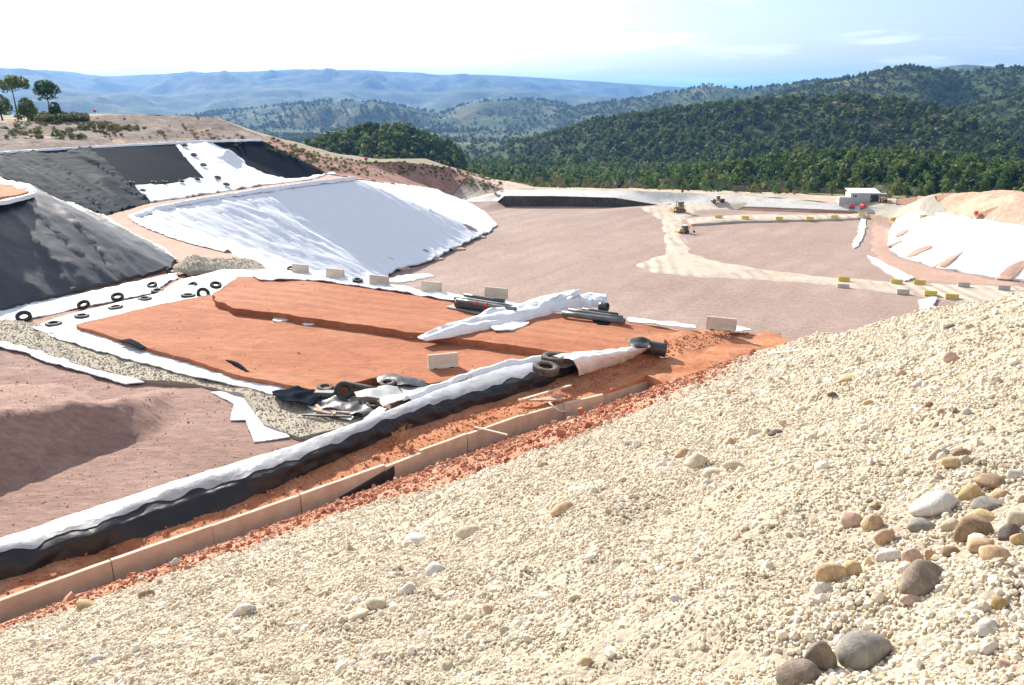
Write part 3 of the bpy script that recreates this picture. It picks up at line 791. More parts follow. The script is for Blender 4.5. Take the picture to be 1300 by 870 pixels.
def land_raw():
    z = np.interp(RD, base_D, base_z) + LN * np.clip(RD / 90, 0, 20) * .5
    z = np.where((AZ > px_az(900)) & (RD > 330), z + 0, z)
    for az, cz, D, ns, fs, na, seed in ridges:
        c = np.interp(AZ, az, cz, left=-400, right=-400)
        e = np.minimum(AZ - az[0], az[-1] - AZ)
        Dn = np.interp(AZ, az, D)
        wob = LN * Dn * .035 * na + LN3 * Dn * .02 * na + LN2 * min(Dn.mean() * .012, 22) * na
        dd = RD - Dn
        # rounded crest, spurs and gullies carved by noise that grows away from the crest
        fall = np.where(dd < 0, ns, fs) * (np.sqrt(dd * dd + (Dn * .03) ** 2) - Dn * .03)
        h = c - fall * (1 - .3 * na * na * np.clip(LN3, -1, 1)) + wob * np.clip(np.abs(dd) / (Dn * .12), 0, 1) * .9
        ex = np.maximum(h - c + Dn * .004, 0); h = h - ex * ex / (ex + Dn * .004)
        h = np.minimum(h, c + Dn * .0012 * (LN2 + LN))
        h = np.where(c < -300, -400, h)
        h = h - np.clip(-e / .02, 0, None) * 100
        k = 4.0 + Dn * .003
        z = np.maximum(z, h) + k * .25 * np.exp(-np.abs(z - h) / k)
    # keep low under the site itself
    site = np.clip((RD - 310) / 60, 0, 1)
    z = np.where(RD < 370, np.minimum(z, z * site + (-14) * (1 - site)), z)
    # behind and beside the lens the hills go on
    side = np.clip((np.abs(AZ) - .95) / .5, 0, 1) * np.clip((RD - 250) / 800, 0, 1)
    z = z + side * (50 + 60 * LN3)
    return z
LZ = land_raw()
def build_land():
    nr = len(rad); na = len(azs)
    co = np.stack([XX, YY, LZ], -1).reshape(-1, 3)
    faces = []
    for i in range(na - 1):
        for j in range(nr - 1):
            a = i * nr + j
            if j == 0:
                faces.append((a, a + 1, a + nr + 1))
            else:
                faces.append((a, a + 1, a + nr + 1, a + nr))
    m, nt, b = new_mat('wooded_hills')
    g = node(nt, 'ShaderNodeNewGeometry')
    a1 = node(nt, 'ShaderNodeTexNoise', Scale=.0045, Detail=9.0, Roughness=.66); lk(nt, g.outputs['Position'], a1.inputs['Vector'])
    r = ramp(nt, [(.38, (.040, .066, .022)), (.54, (.066, .09, .03)), (.62, (.13, .125, .06)), (.74, (.24, .19, .125))]); lk(nt, a1.outputs['Fac'], r.inputs['Fac'])
    a2 = node(nt, 'ShaderNodeTexNoise', Scale=.05, Detail=6.0, Roughness=.7); lk(nt, g.outputs['Position'], a2.inputs['Vector'])
    fr = ramp(nt, [(.35, (.6, .6, .6)), (.65, (1.35, 1.35, 1.35))]); lk(nt, a2.outputs['Fac'], fr.inputs['Fac'])
    mu = node(nt, 'ShaderNodeMix', data_type='RGBA', blend_type='MULTIPLY'); mu.inputs[0].default_value = 1
    lk(nt, r.outputs['Color'], mu.inputs[6]); lk(nt, fr.outputs['Color'], mu.inputs[7]); lk(nt, mu.outputs[2], b.inputs['Base Color'])
    b.inputs['Roughness'].default_value = .95; b.inputs['Specular IOR Level'].default_value = .1
    v = node(nt, 'ShaderNodeTexNoise', Scale=.06, Detail=8.0, Roughness=.7); lk(nt, g.outputs['Position'], v.inputs['Vector'])
    bp = node(nt, 'ShaderNodeBump', Strength=1.0, Distance=7.0); lk(nt, v.outputs['Fac'], bp.inputs['Height']); lk(nt, bp.outputs['Normal'], b.inputs['Normal'])
    o = mesh_obj('hills', [], [], m)
    me = bpy.data.meshes.new('hills'); me.from_pydata(co.tolist(), [], faces); me.update(); me.shade_smooth(); me.materials.append(m)
    o.data = me
    return struct(o)
land = build_land()
def land_at(x, y):
    """bilinear on the polar grid"""
    az = np.arctan2(x, y); r = np.hypot(x, y)
    i = np.clip(np.searchsorted(azs, az) - 1, 0, len(azs) - 2); j = np.clip(np.searchsorted(rad, r) - 1, 0, len(rad) - 2)
    u = (az - azs[i]) / (azs[i + 1] - azs[i]); v = (r - rad[j]) / (rad[j + 1] - rad[j])
    return (LZ[i, j] * (1 - u) * (1 - v) + LZ[i + 1, j] * u * (1 - v) + LZ[i, j + 1] * (1 - u) * v + LZ[i + 1, j + 1] * u * v)

# the air: one closed box of pale haze round everything
def build_haze():
    bm = bmesh.new()
    bbox(bm, -47000, 47000, -46000, 47000, -140, 520)
    m = bpy.data.materials.new('haze'); m.use_nodes = True
    nt = m.node_tree; nt.nodes.clear()
    o_ = nt.nodes.new('ShaderNodeOutputMaterial'); v = nt.nodes.new('ShaderNodeVolumePrincipled')
    v.inputs['Color'].default_value = (.22, .48, 1.0, 1)
    v.inputs['Density'].default_value = 7.2e-5
    v.inputs['Anisotropy'].default_value = .25
    nt.links.new(v.outputs['Volume'], o_.inputs['Volume'])
    o = bm_obj('haze', bm, m)
    tag(o, 'pale blue haze over the valley and far mountains', 'haze', kind='stuff')
    return o
haze = build_haze()

# ------------------------------------------------------------------ foliage prototypes (kept out of the scene, used as instances)
protos = {}
def leaf_cloud(name, lobes, n, size, m, seed, flat=.0):
    """crown: many small leaf-clump faces spread through a few lobes"""
    r = random.Random(seed)
    verts, faces = [], []
    vol = [l[3] * l[4] * l[5] for l in lobes]
    tot = sum(vol)
    for l, v in zip(lobes, vol):
        for _ in range(max(4, int(n * v / tot))):
            while True:
                d = Vector((r.uniform(-1, 1), r.uniform(-1, 1), r.uniform(-1, 1)))
                if .05 < d.length < 1: break
            d = d.normalized() * (d.length ** .45)
            c = Vector((l[0] + d.x * l[3], l[1] + d.y * l[4], l[2] + d.z * l[5]))
            nrm = (Vector((d.x, d.y, d.z * 1.2)) + Vector((r.uniform(-.9, .9), r.uniform(-.9, .9), r.uniform(-.6, .9)))).normalized()
            u = nrm.orthogonal().normalized(); u.rotate(Matrix.Rotation(r.uniform(0, 6.28), 3, nrm)); w = nrm.cross(u)
            s = size * r.uniform(.6, 1.4)
            b = len(verts)
            k = r.choice((4, 5))
            for q in range(k):
                a = 2 * math.pi * q / k
                rr = s * r.uniform(.6, 1.15)
                verts.append(c + u * math.cos(a) * rr + w * math.sin(a) * rr * .75 + nrm * r.uniform(-.12, .12) * s)
            faces.append(list(range(b, b + k)))
    me = bpy.data.meshes.new(name); me.from_pydata([tuple(v) for v in verts], [], faces); me.update()
    me.materials.append(m)
    return me
def pine_lobes(seed, h, w):
    r = random.Random(seed)
    lo = []
    for i in range(r.randint(6, 9)):
        t = r.uniform(.3, 1)
        rad_ = w * (1.05 - t * .75)
        a = r.uniform(0, 6.28)
        lo.append((math.cos(a) * rad_ * .55, math.sin(a) * rad_ * .55, h * t * .86, rad_ * .6, rad_ * .6, h * .13))
    lo.append((0, 0, h * .9, w * .28, w * .28, h * .12))
    lo.append((0, 0, h * .55, w * .5, w * .5, h * .25))
    return lo
def instancer(name, pts, rot, scl, idx, meshes, kind='stuff', label=None, cat=None):
    coll = bpy.data.collections.new(name + '_kinds')
    for i, me in enumerate(meshes):
        po = bpy.data.objects.new('%s_kind_%02d' % (name, i), me); coll.objects.link(po)
    me = bpy.data.meshes.new(name)
    me.from_pydata([tuple(p) for p in pts], [], [])
    at = me.attributes.new('rot', 'FLOAT_VECTOR', 'POINT'); at.data.foreach_set('vector', np.asarray(rot, np.float32).ravel())
    at = me.attributes.new('scl', 'FLOAT_VECTOR', 'POINT'); at.data.foreach_set('vector', np.asarray(scl, np.float32).ravel())
    at = me.attributes.new('pick', 'INT', 'POINT'); at.data.foreach_set('value', np.asarray(idx, np.int32))
    o = bpy.data.objects.new(name, me); C.objects.link(o)
    ng = bpy.data.node_groups.new(name, 'GeometryNodeTree')
    ng.interface.new_socket('Geometry', in_out='INPUT', socket_type='NodeSocketGeometry')
    ng.interface.new_socket('Geometry', in_out='OUTPUT', socket_type='NodeSocketGeometry')
    gi = ng.nodes.new('NodeGroupInput'); go = ng.nodes.new('NodeGroupOutput')
    ip = ng.nodes.new('GeometryNodeInstanceOnPoints')
    ci = ng.nodes.new('GeometryNodeCollectionInfo'); ci.inputs['Collection'].default_value = coll
    ci.inputs['Separate Children'].default_value = True; ci.inputs['Reset Children'].default_value = True
    def na(nm, dt):
        n = ng.nodes.new('GeometryNodeInputNamedAttribute'); n.data_type = dt; n.inputs['Name'].default_value = nm
        return next(s for s in n.outputs if s.enabled and s.name == 'Attribute')
    er = ng.nodes.new('FunctionNodeEulerToRotation')
    ng.links.new(na('rot', 'FLOAT_VECTOR'), er.inputs[0])
    ng.links.new(gi.outputs[0], ip.inputs['Points'])
    ng.links.new(ci.outputs[0], ip.inputs['Instance'])
    ip.inputs['Pick Instance'].default_value = True
    ng.links.new(na('pick', 'INT'), ip.inputs['Instance Index'])
    ng.links.new(er.outputs[0], ip.inputs['Rotation'])
    ng.links.new(na('scl', 'FLOAT_VECTOR'), ip.inputs['Scale'])
    ng.links.new(ip.outputs[0], go.inputs[0])
    md = o.modifiers.new('scatter', 'NODES'); md.node_group = ng
    tag(o, label, cat, kind=kind)
    return o

far_trees = [leaf_cloud('far_tree_crown', pine_lobes(100 + i, 1.0, .5), 70, .13, M['darkpine'], 200 + i) for i in range(5)]
mid_trees = [leaf_cloud('mid_tree_crown', pine_lobes(300 + i, 1.0, .42), 170, .075, M['pine'], 400 + i) for i in range(6)]

# woods on the hills: random in polar area, thinned by clearings
rs = np.random.RandomState(5)
def scatter(n, r0, r1, a0, a1, p=1.35):
    u = rs.rand(n); r = (r0 ** (2 - p) + u * (r1 ** (2 - p) - r0 ** (2 - p))) ** (1 / (2 - p))
    a = a0 + rs.rand(n) * (a1 - a0)
    return r * np.sin(a), r * np.cos(a), r, a
def noise_at(x, y, sc_, s):
    return np.array([noise.fractal(Vector((a / sc_, b / sc_, s)), .9, 2.0, 4) for a, b in zip(x, y)])
def pxcol(a):
    return CX + np.tan(a) * FPX * math.cos(PITCH)
fx, fy, fr_, fa = scatter(80000, 330, 3800, -.62, .68, 1.55)
fz = land_at(fx, fy)
cl = noise_at(fx, fy, 260.0, 4.0); cl2 = noise_at(fx, fy, 60.0, 7.0)
pc = pxcol(fa)
# right-hand hills are wooded nearly all over, the open valley to the left has fields and orchards
dens = np.where(pc > 700, .82, np.where(pc > 560, .40, .55)) + cl * .85 + cl2 * .45
dens = np.where((fr_ > 650) & (pc > 690) & (fr_ < 1050), dens + .22, dens)
dens = np.where((pc < 900) & (fr_ > 1250), dens - .22, dens)
dens = np.where((pc > 395) & (pc < 620) & (fr_ < 600), 1.0, dens)
keep = rs.rand(len(fx)) < np.clip(dens, .03, 1)
keep &= ~((fr_ < 345) & (pc > 200))
fx, fy, fz, fr_ = fx[keep], fy[keep], fz[keep], fr_[keep]
near_t = (fr_ < 640) & (pxcol(np.arctan2(fx, fy)) > 560)
hgt = (3.0 + rs.rand(len(fx)) ** 1.5 * 6.5) * (1 + np.clip((fr_ - 1200) / 2500, 0, 1) * .8)
wid = hgt * np.where(near_t, 1.0 + rs.rand(len(fx)) * .3, 1.0 + rs.rand(len(fx)) * .6)
instancer('far_woods', np.stack([fx, fy, fz - .3], -1), np.stack([np.zeros(len(fx)), np.zeros(len(fx)), rs.rand(len(fx)) * 6.28], -1), np.stack([wid, wid, hgt], -1), np.where(near_t & (rs.rand(len(fx)) < .65), 5 + rs.randint(0, 6, len(fx)), rs.randint(0, 5, len(fx))), far_trees + mid_trees, label='dark green pine woods covering the hills behind the site', cat='woods')

# trees of the belt right behind the yard, one by one: the nearest are things of their own
def crown_mesh(i): return leaf_cloud('crown', pine_lobes(500 + i, 6.5, 2.3 + .25 * (i % 3)), 420, .30, M['pine'], 600 + i)
def trunk_mesh(i):
    bm = bmesh.new(); r = random.Random(i)
    pts = [(0, 0, -.4)]; x = y = 0
    for k in range(1, 6):
        x += r.uniform(-.12, .12); y += r.uniform(-.12, .12); pts.append((x, y, k * 1.15))
    btube(bm, pts, [.17, .15, .12, .09, .06, .03], 6)
    for k in range(5):
        a = r.uniform(0, 6.28); z = r.uniform(2, 4.6)
        btube(bm, [(x * z / 6, y * z / 6, z), (math.cos(a) * .7, math.sin(a) * .7, z + .35), (math.cos(a) * 1.4, math.sin(a) * 1.4, z + .8)], [.05, .04, .02], 4)
    me = bpy.data.meshes.new('trunk'); bm.to_mesh(me); bm.free(); me.materials.append(M['trunk']); return me
crowns = [crown_mesh(i) for i in range(7)]; trunks = [trunk_mesh(i) for i in range(7)]
def put_tree(name, p, s, i, label, group, sz=1.0, rz=None):
    t = empty(name, p, rnd.uniform(0, 6.28) if rz is None else rz); t.scale = (s, s, s * sz)
    tr = bpy.data.objects.new('trunk', trunks[i]); C.objects.link(tr); tr.parent = t
    cr = bpy.data.objects.new('crown', crowns[i]); C.objects.link(cr); cr.parent = t
    tag(t, label, 'tree', group)
    return t
belt = []
tries = 0
while len(belt) < 270 and tries < 9000:
    tries += 1
    px = rnd.uniform(600, 1345); D = rnd.uniform(308, 400) if px > 800 else rnd.uniform(325, 410)
    a = px_az(px); x, y = D * math.sin(a), D * math.cos(a)
    if n3(x / 28, y / 28, 3.3) < -.32: continue
    if any((x - q[0]) ** 2 + (y - q[1]) ** 2 < 7.5 for q in belt): continue
    belt.append((x, y, D))
SITE = [bvh_of(ground)]
for x, y, D in belt:
    h = SITE[0].ray_cast(Vector((x, y, 300)), Vector((0, 0, -1)))
    z = max(h[0].z if h[0] is not None else -99, float(land_at(np.array([x]), np.array([y]))[0]))
    put_tree('pine_tree', (x, y, z - .1), rnd.choice((rnd.uniform(.5, .8), rnd.uniform(.8, 1.35))), rnd.randrange(7), 'green pine in the tree belt just beyond the far edge of the basin', 'pines in the belt beyond the basin', rnd.uniform(.9, 1.2))

# ------------------------------------------------------------------ liners and geotextiles
S1 = Vector((-.35, -.94, 0)).normalized()      # along the contours of the main slopes
def wrinkle(amp, along, across, ang, seed, ridge_=True):
    ca, sa = math.cos(ang), math.sin(ang)
    def f(x, y):
        u = x * ca + y * sa; v = -x * sa + y * ca
        a = n3(u * along, v * across, seed); b = n3(u * along * 2.3 + 5, v * across * 1.7, seed + 3)
        w = (1 - abs(a) * 2.2) if ridge_ else a
        return amp * (max(0, w) ** 2 if ridge_ else w) + amp * .4 * b + amp * .25 * n3(x * .9, y * .9, seed + 7)
    return f
def thing(o, label, cat, group=None): return tag(o, label, cat, group)

w1 = wrinkle(.20, .10, .55, math.radians(15), 1.0)
w1b = wrinkle(.16, .16, 1.1, math.radians(12), 21.0)
white_slope = thing(drape('geotextile_slope', bench_in + toe[::-1], .85, M['whiteslope'], zf=lambda x, y: Hs(x, y) + w1(x, y) * (.7 + 1.2 * max(0, n3(x * .04, y * .04, 2) + .3)) + w1b(x, y), off=.24, skirt=.3, rag=.5, ragf=.35), 'big white geotextile slope falling from the bench to the basin floor', 'geotextile')
thing(drape('geotextile_slope', [back_top[0] + Vector((.3, .3, 0)), back_top[1], back_top[2], back_toe[3], back_toe[2], back_toe[1], back_toe[0] + Vector((.3, .5, 0))], 1.6, M['whiteslope'], zf=lambda x, y: Hs(x, y) + w1(x, y) + w1b(x, y), off=.22, skirt=.3, rag=.4, ragf=.3), 'white geotextile on the back face behind the big white slope corner', 'geotextile')

w2 = wrinkle(.60, .035, .42, math.radians(-38), 4.0)
w3 = wrinkle(.06, .05, .3, math.radians(-20), 6.0)
w4 = wrinkle(.30, .06, .42, math.radians(-35), 8.0)
brk = Rs([(115, 190.5), (160, 230), (172, 241), (190, 258.5)])
liner_a = [top_edge[1], top_edge[2], top_edge[3]] + brk + [bench_out[5]] + gully[1:]
thing(drape('black_liner', liner_a, .7, M['linerwrinkled'], zf=lambda x, y: H(x, y) + w2(x, y), off=.2, skirt=.25), 'silvery wrinkled part of the black liner on the upper left slope', 'liner')
p2 = Rs([(115, 190.8), (222, 184.8), (259, 228), (215, 234.5), (172, 238.5), (158, 229)])
thing(drape('black_liner', p2, .9, M['linermatte'], zf=lambda x, y: H(x, y) + w3(x, y), off=.32, skirt=.3), 'smooth dark liner panel left of the white strip on the upper slope', 'liner')
p3 = Rs([(268, 182.8), (331, 181), (371, 199), (410, 222), (371, 229.5), (332, 221), (306, 208), (292, 193)])
thing(drape('black_liner', p3, .9, M['linermatte'], zf=lambda x, y: H(x, y) + w3(x, y), off=.32, skirt=.3), 'dark liner panel at the right end of the upper slope', 'liner')
pc_ = Rs([(221, 185), (258, 183), (270, 183.5), (294, 194), (308, 209), (334, 222), (372, 230), (408, 223.5), (425, 219.5), (428, 223), (395, 229), (330, 237), (270, 246.5), (192, 258), (172, 239), (215, 233.5), (258, 228)])
w5 = wrinkle(.3, .12, .5, math.radians(-60), 9.0)
thing(drape('white_geotextile', pc_, .8, M['white'], zf=lambda x, y: H(x, y) + w5(x, y), off=.24, skirt=.3, rag=.5, ragf=.3), 'white geotextile strip between the two dark liners on the upper slope', 'geotextile')
heap = R(292, 203)
def heap_z(x, y):
    d = math.hypot(x - heap.x, y - heap.y)
    return H(x, y) + max(0, 1.7 - .55 * d) * (1 + .5 * n3(x * .8, y * .8)) + .1 * n3(x * 1.6, y * 1.6)
thing(drape('geotextile_heap', [heap + Vector((math.cos(a) * 3.6, math.sin(a) * 3.6, 0)) for a in [k * .628 for k in range(10)]], .5, M['white'], zf=heap_z, off=.3, skirt=.5, rag=.6, ragf=.4), 'crumpled white geotextile heap at the edge of the right dark liner', 'geotextile')

nose_poly = gully[::-1][1:3][::-1]
nose_poly = [gully[3], gully[2], gully[1], bench_out[5], bench_out[6], bench_out[7], bench_out[8]] + nose_foot[1:6] + [Vector((-66, 26, 17.5)), Vector((-110, 45, 24)), Vector((-120, 70, 24))]
w4b = wrinkle(.13, .10, 1.0, math.radians(-38), 31.0)
def nose_z(x, y):
    f = 1.0 if y > 60 else .5
    return H(x, y) + (w4(x, y) + w4b(x, y)) * f
nose = thing(drape('black_liner', nose_poly, .55, M['liner'], zf=nose_z, off=.2, skirt=.25), 'big black liner on the near left slope with a silvery wrinkled nose', 'liner')
pond_px = [(-60, 237), (0, 233.5), (24, 236), (42, 240), (44, 245), (30, 250), (10, 254), (-30, 262), (-70, 268)]
pond_o = [U(x, y, 24.3) for x, y in pond_px]
pc0 = Vector((sum(p.x for p in pond_o) / len(pond_o), sum(p.y for p in pond_o) / len(pond_o), 0))
def top_z(x, y): return 24.05 + .12 * n3(x * .5, y * .5, 3)
thing(drape('white_geotextile', pond_o, .7, M['white'], zf=top_z, off=.28, skirt=.35, rag=.3), 'white geotextile rim round the red soil on top of the left nose', 'geotextile')
pond_i = [pc0 + (Vector((p.x, p.y, 0)) - pc0) * .80 for p in pond_o]
struct(drape('soil_cap', pond_i, .7, M['strip'], zf=lambda x, y: top_z(x, y) + .12 * fbm(x * .4, y * .4), off=.46, skirt=.3, rag=.4))

# white edging along the top of the upper liners
def ribbon(name, path, width, m, zf, h=.25, seed=0, seg=6, step=.5, lump=.5):
    """a rumpled bolster/strip following a path in plan"""
    pts = densify(path, step, closed=False)
    verts, faces = [], []
    for i, p in enumerate(pts):
        t = (pts[min(i + 1, len(pts) - 1)] - pts[max(i - 1, 0)]); t.normalize(); nn = Vector((-t.y, t.x))
        for k in range(seg + 1):
            u = k / seg * 2 - 1
            ww = width * (1 + lump * n3(p.x * .6, p.y * .6, seed + 1.0))
            q = p + nn * u * ww * .5 + nn * .15 * n3(p.x, p.y, seed + 4.0)
            hh = h * (1 - u * u) * (1 + lump * n3(q.x * 1.3, q.y * 1.3, seed)) + .03 * n3(q.x * 4, q.y * 4, seed)
            verts.append((q.x, q.y, zf(q.x, q.y) + hh + .02))
    for i in range(len(pts) - 1):
        for k in range(seg):
            a = i * (seg + 1) + k
            faces.append((a, a + 1, a + seg + 2, a + seg + 1))
    return mesh_obj(name, verts, faces, m, None, True)
thing(ribbon('anchor_trench_edge', [(p.x, p.y) for p in top_edge[1:]], .8, M['white'], lambda x, y: H(x, y) + .3, h=.3, seed=2, step=.7), 'thin white edging along the top of the upper liner slope', 'edging')
thing(ribbon('anchor_trench_edge', [(p.x, p.y) for p in bench_in[:9]], 1.1, M['white'], lambda x, y: H(x, y) + .2, h=.3, seed=3, step=.7), 'white folded edging between the bench track and the big white slope', 'edging')
thing(ribbon('anchor_trench_edge', [(p.x, p.y) for p in bench_out[5:]], .8, M['white'], lambda x, y: H(x, y) + .15, h=.3, seed=4, step=.5), 'white edging where the near black nose meets the bench track', 'edging')

# white strips at the foot of the near black slope and along the clay platform
def flat_sheet(px, z, label, step=.35, seed=0, amp=.1, off=.12, m='white', name='white_geotextile', cat='geotextile', rag=.14, zf=None):
    off *= .55
    wz = wrinkle(amp, .35, 1.1, math.radians(20 + seed * 17), seed + .5)
    f = (lambda x, y: zf(x, y) + wz(x, y)) if zf else (lambda x, y: z + wz(x, y))
    o = drape(name, [U(a, b, z) for a, b in px], step, M[m], zf=f, off=off, skirt=off + .03, rag=rag, ragf=.7, seed=seed)
    return thing(o, label, cat)
flat_sheet([(-120, 424), (0, 398), (75, 379), (150, 361), (212, 345), (222, 336), (226, 350), (190, 372), (110, 390), (50, 405), (0, 413), (-120, 436)], 17.4, 'white strip along the foot of the near black slope', seed=1, zf=lambda x, y: H(x, y))
flat_sheet([(50, 414), (75, 404), (130, 391), (200, 373), (228, 357), (285, 343), (345, 345), (385, 352), (302, 353), (284, 366), (268, 378), (200, 388), (150, 402), (100, 413), (75, 418)], 17.85, 'white strip with tyres along the upper left edge of the clay platform', seed=2, off=.14, amp=.06)
flat_sheet([(40, 416), (75, 414), (110, 413), (180, 439), (300, 473), (400, 496), (395, 507), (340, 500), (290, 488), (220, 473), (165, 457), (110, 441), (75, 432)], 17.88, 'white geotextile edging between the clay platform and the pebble drain', seed=3, off=.07, amp=.07)
flat_sheet([(-100, 425), (0, 433), (40, 443), (62, 452), (105, 464), (183, 486), (160, 488), (98, 470), (55, 459), (35, 449), (0, 441), (-100, 433)], 17.75, 'thin white strip between the pebble drain and the brown fill', seed=4, off=.07, amp=.07)
flat_sheet([(268, 499), (290, 497), (318, 511), (332, 526), (368, 556), (322, 562), (312, 534), (292, 534), (297, 513)], 17.65, 'torn white geotextile scrap on the corner of the brown fill', seed=5, off=.05, amp=.05, rag=.05)
flat_sheet([(338, 343), (400, 351), (470, 359), (560, 373), (620, 382), (690, 391), (740, 398), (690, 396), (618, 389), (558, 380), (468, 365), (400, 357), (372, 355)], 18.7, 'white sheet edge along the rear of the clay platform under the barriers', seed=6, off=.08, amp=.12)
flat_sheet([(440, 357), (500, 354), (545, 350), (552, 354), (515, 360), (470, 362)], 18.6, 'loose white sheet flap hanging over the rear platform edge', seed=7, off=.2, amp=.15)
flat_sheet([(316, 349), (330, 344), (420, 345), (422, 350), (390, 354), (330, 356)], 18.75, 'folded white sheet end by the leftmost barrier', seed=8, off=.1, amp=.14)
for px, lab, sd in (([(1093, 279), (1099, 281), (1097, 297), (1091, 312), (1084, 317), (1082, 311), (1090, 297)], 'narrow curved white strip left of the soil track in the basin', 11),
                    ([(1101, 327), (1110, 330), (1135, 343), (1160, 355), (1148, 360), (1125, 347), (1108, 335)], 'white strip running to the dirt road beside the soil track', 12),
                    ([(1166, 384), (1180, 380), (1190, 381), (1184, 390), (1193, 402), (1176, 405), (1170, 396)], 'white geotextile scrap at the foot of the gravel slope by the road', 13)):
    pl = Rs(px); wz = wrinkle(.15, .3, .9, .4, sd)
    thing(drape('white_geotextile', pl, .6, M['white'], zf=lambda x, y: H(x, y) + wz(x, y), off=.38, skirt=.3, rag=.4, ragf=.3, seed=sd), lab, 'geotextile')
w6 = wrinkle(.22, .12, .5, math.radians(70), 12.0)
kb = bank_bot[1:]
thing(drape('geotextile_slope', bank_top + kb[::-1], 1.3, M['white'], zf=lambda x, y: H(x, y) + w6(x, y), off=.28, skirt=.4, rag=.8, ragf=.25), 'sunlit white geotextile slope on the right bank of the basin', 'geotextile')
for k, (px, py) in enumerate(((1146, 298), (1136, 312), (1166, 322), (1204, 333), (1283, 349))):
    p = R(px, py)
    po = [p + Vector((math.cos(a) * (2.6 if k > 1 else 1.6), math.sin(a) * 1.2, 0)) for a in [q * .7 for q in range(9)]]
    tag(drape('soil_heap', po, .6, M['track'], zf=lambda x, y: H(x, y) + .35 * max(0, 1 - math.hypot(x - p.x, y - p.y) / 2.6), off=.4, skirt=.3, rag=.5, ragf=.5, seed=k), ['small brown soil patch high at the far end of the right white slope', 'small brown soil patch at the far foot of the right white slope', 'brown soil patch on the right white slope, third from its far end', 'brown soil patch near the middle foot of the right white slope', 'brown soil patch on the right white slope at the picture edge'][k], 'soil heap', 'soil patches holding down the right white slope')
for k, (px, py) in enumerate(((600, 294), (606, 301), (578, 317), (550, 328), (508, 340))):
    p = R(px, py)
    po = [p + Vector((math.cos(a) * 2.2, math.sin(a) * 1.5, 0)) for a in [q * .7 for q in range(9)]]
    tag(drape('soil_heap', po, .6, M['track'], zf=lambda x, y: H(x, y) + .4 * max(0, 1 - math.hypot(x - p.x, y - p.y) / 2.6), off=.33, skirt=.3, rag=.5, ragf=.5, seed=k), ['brown soil patch at the far tip of the big white slope', 'second brown soil patch from the tip of the big white slope', 'middle of the five brown soil patches on the foot of the big white slope', 'brown soil patch second nearest the platform on the big white slope', 'brown soil patch on the big white slope nearest the platform barriers'][k], 'soil heap', 'soil patches along the foot of the big white slope')
pw = Rs([(556, 256), (588, 251), (592, 253), (575, 258), (560, 266), (545, 268)])
thing(drape('white_geotextile', pw, .8, M['white'], zf=lambda x, y: H(x, y) + .2 * n3(x * .5, y * .5), off=.35, skirt=.4, rag=.4), 'small white sheet at the inner corner of the far embankment', 'geotextile')

# ------------------------------------------------------------------ the black berm liner along the terrace edge
near_px = [(-150, 785), (0, 736), (77, 714), (154, 689), (231, 668), (277, 649), (338, 625), (400, 596), (500, 552), (600, 517), (690, 490), (745, 470)]
top_px = [(-150, 752), (0, 706), (40, 697), (123, 674), (172, 651), (231, 630), (277, 615), (338, 601), (400, 576), (500, 532), (600, 498), (690, 474), (745, 460)]
back_px = [(-150, 728), (0, 683), (138, 637), (246, 603), (369, 566), (480, 526), (560, 493), (640, 466), (745, 447)]
def resample(pts, n):
    L = [0]
    for a, b in zip(pts, pts[1:]): L.append(L[-1] + (b - a).length)
    out = []
    for k in range(n):
        d = L[-1] * k / (n - 1)
        i = max(0, min(len(pts) - 2, next((j for j in range(len(L) - 1) if L[j + 1] >= d), len(pts) - 2)))
        t = (d - L[i]) / max(1e-6, L[i + 1] - L[i])
        out.append(pts[i].lerp(pts[i + 1], t))
    return out
NB = 260
bn = resample([U(x, y, 18.0) for x, y in near_px], NB); bt = resample([U(x, y, 18.68) for x, y in top_px], NB); bb = resample([U(x, y, 18.85) for x, y in back_px], NB)
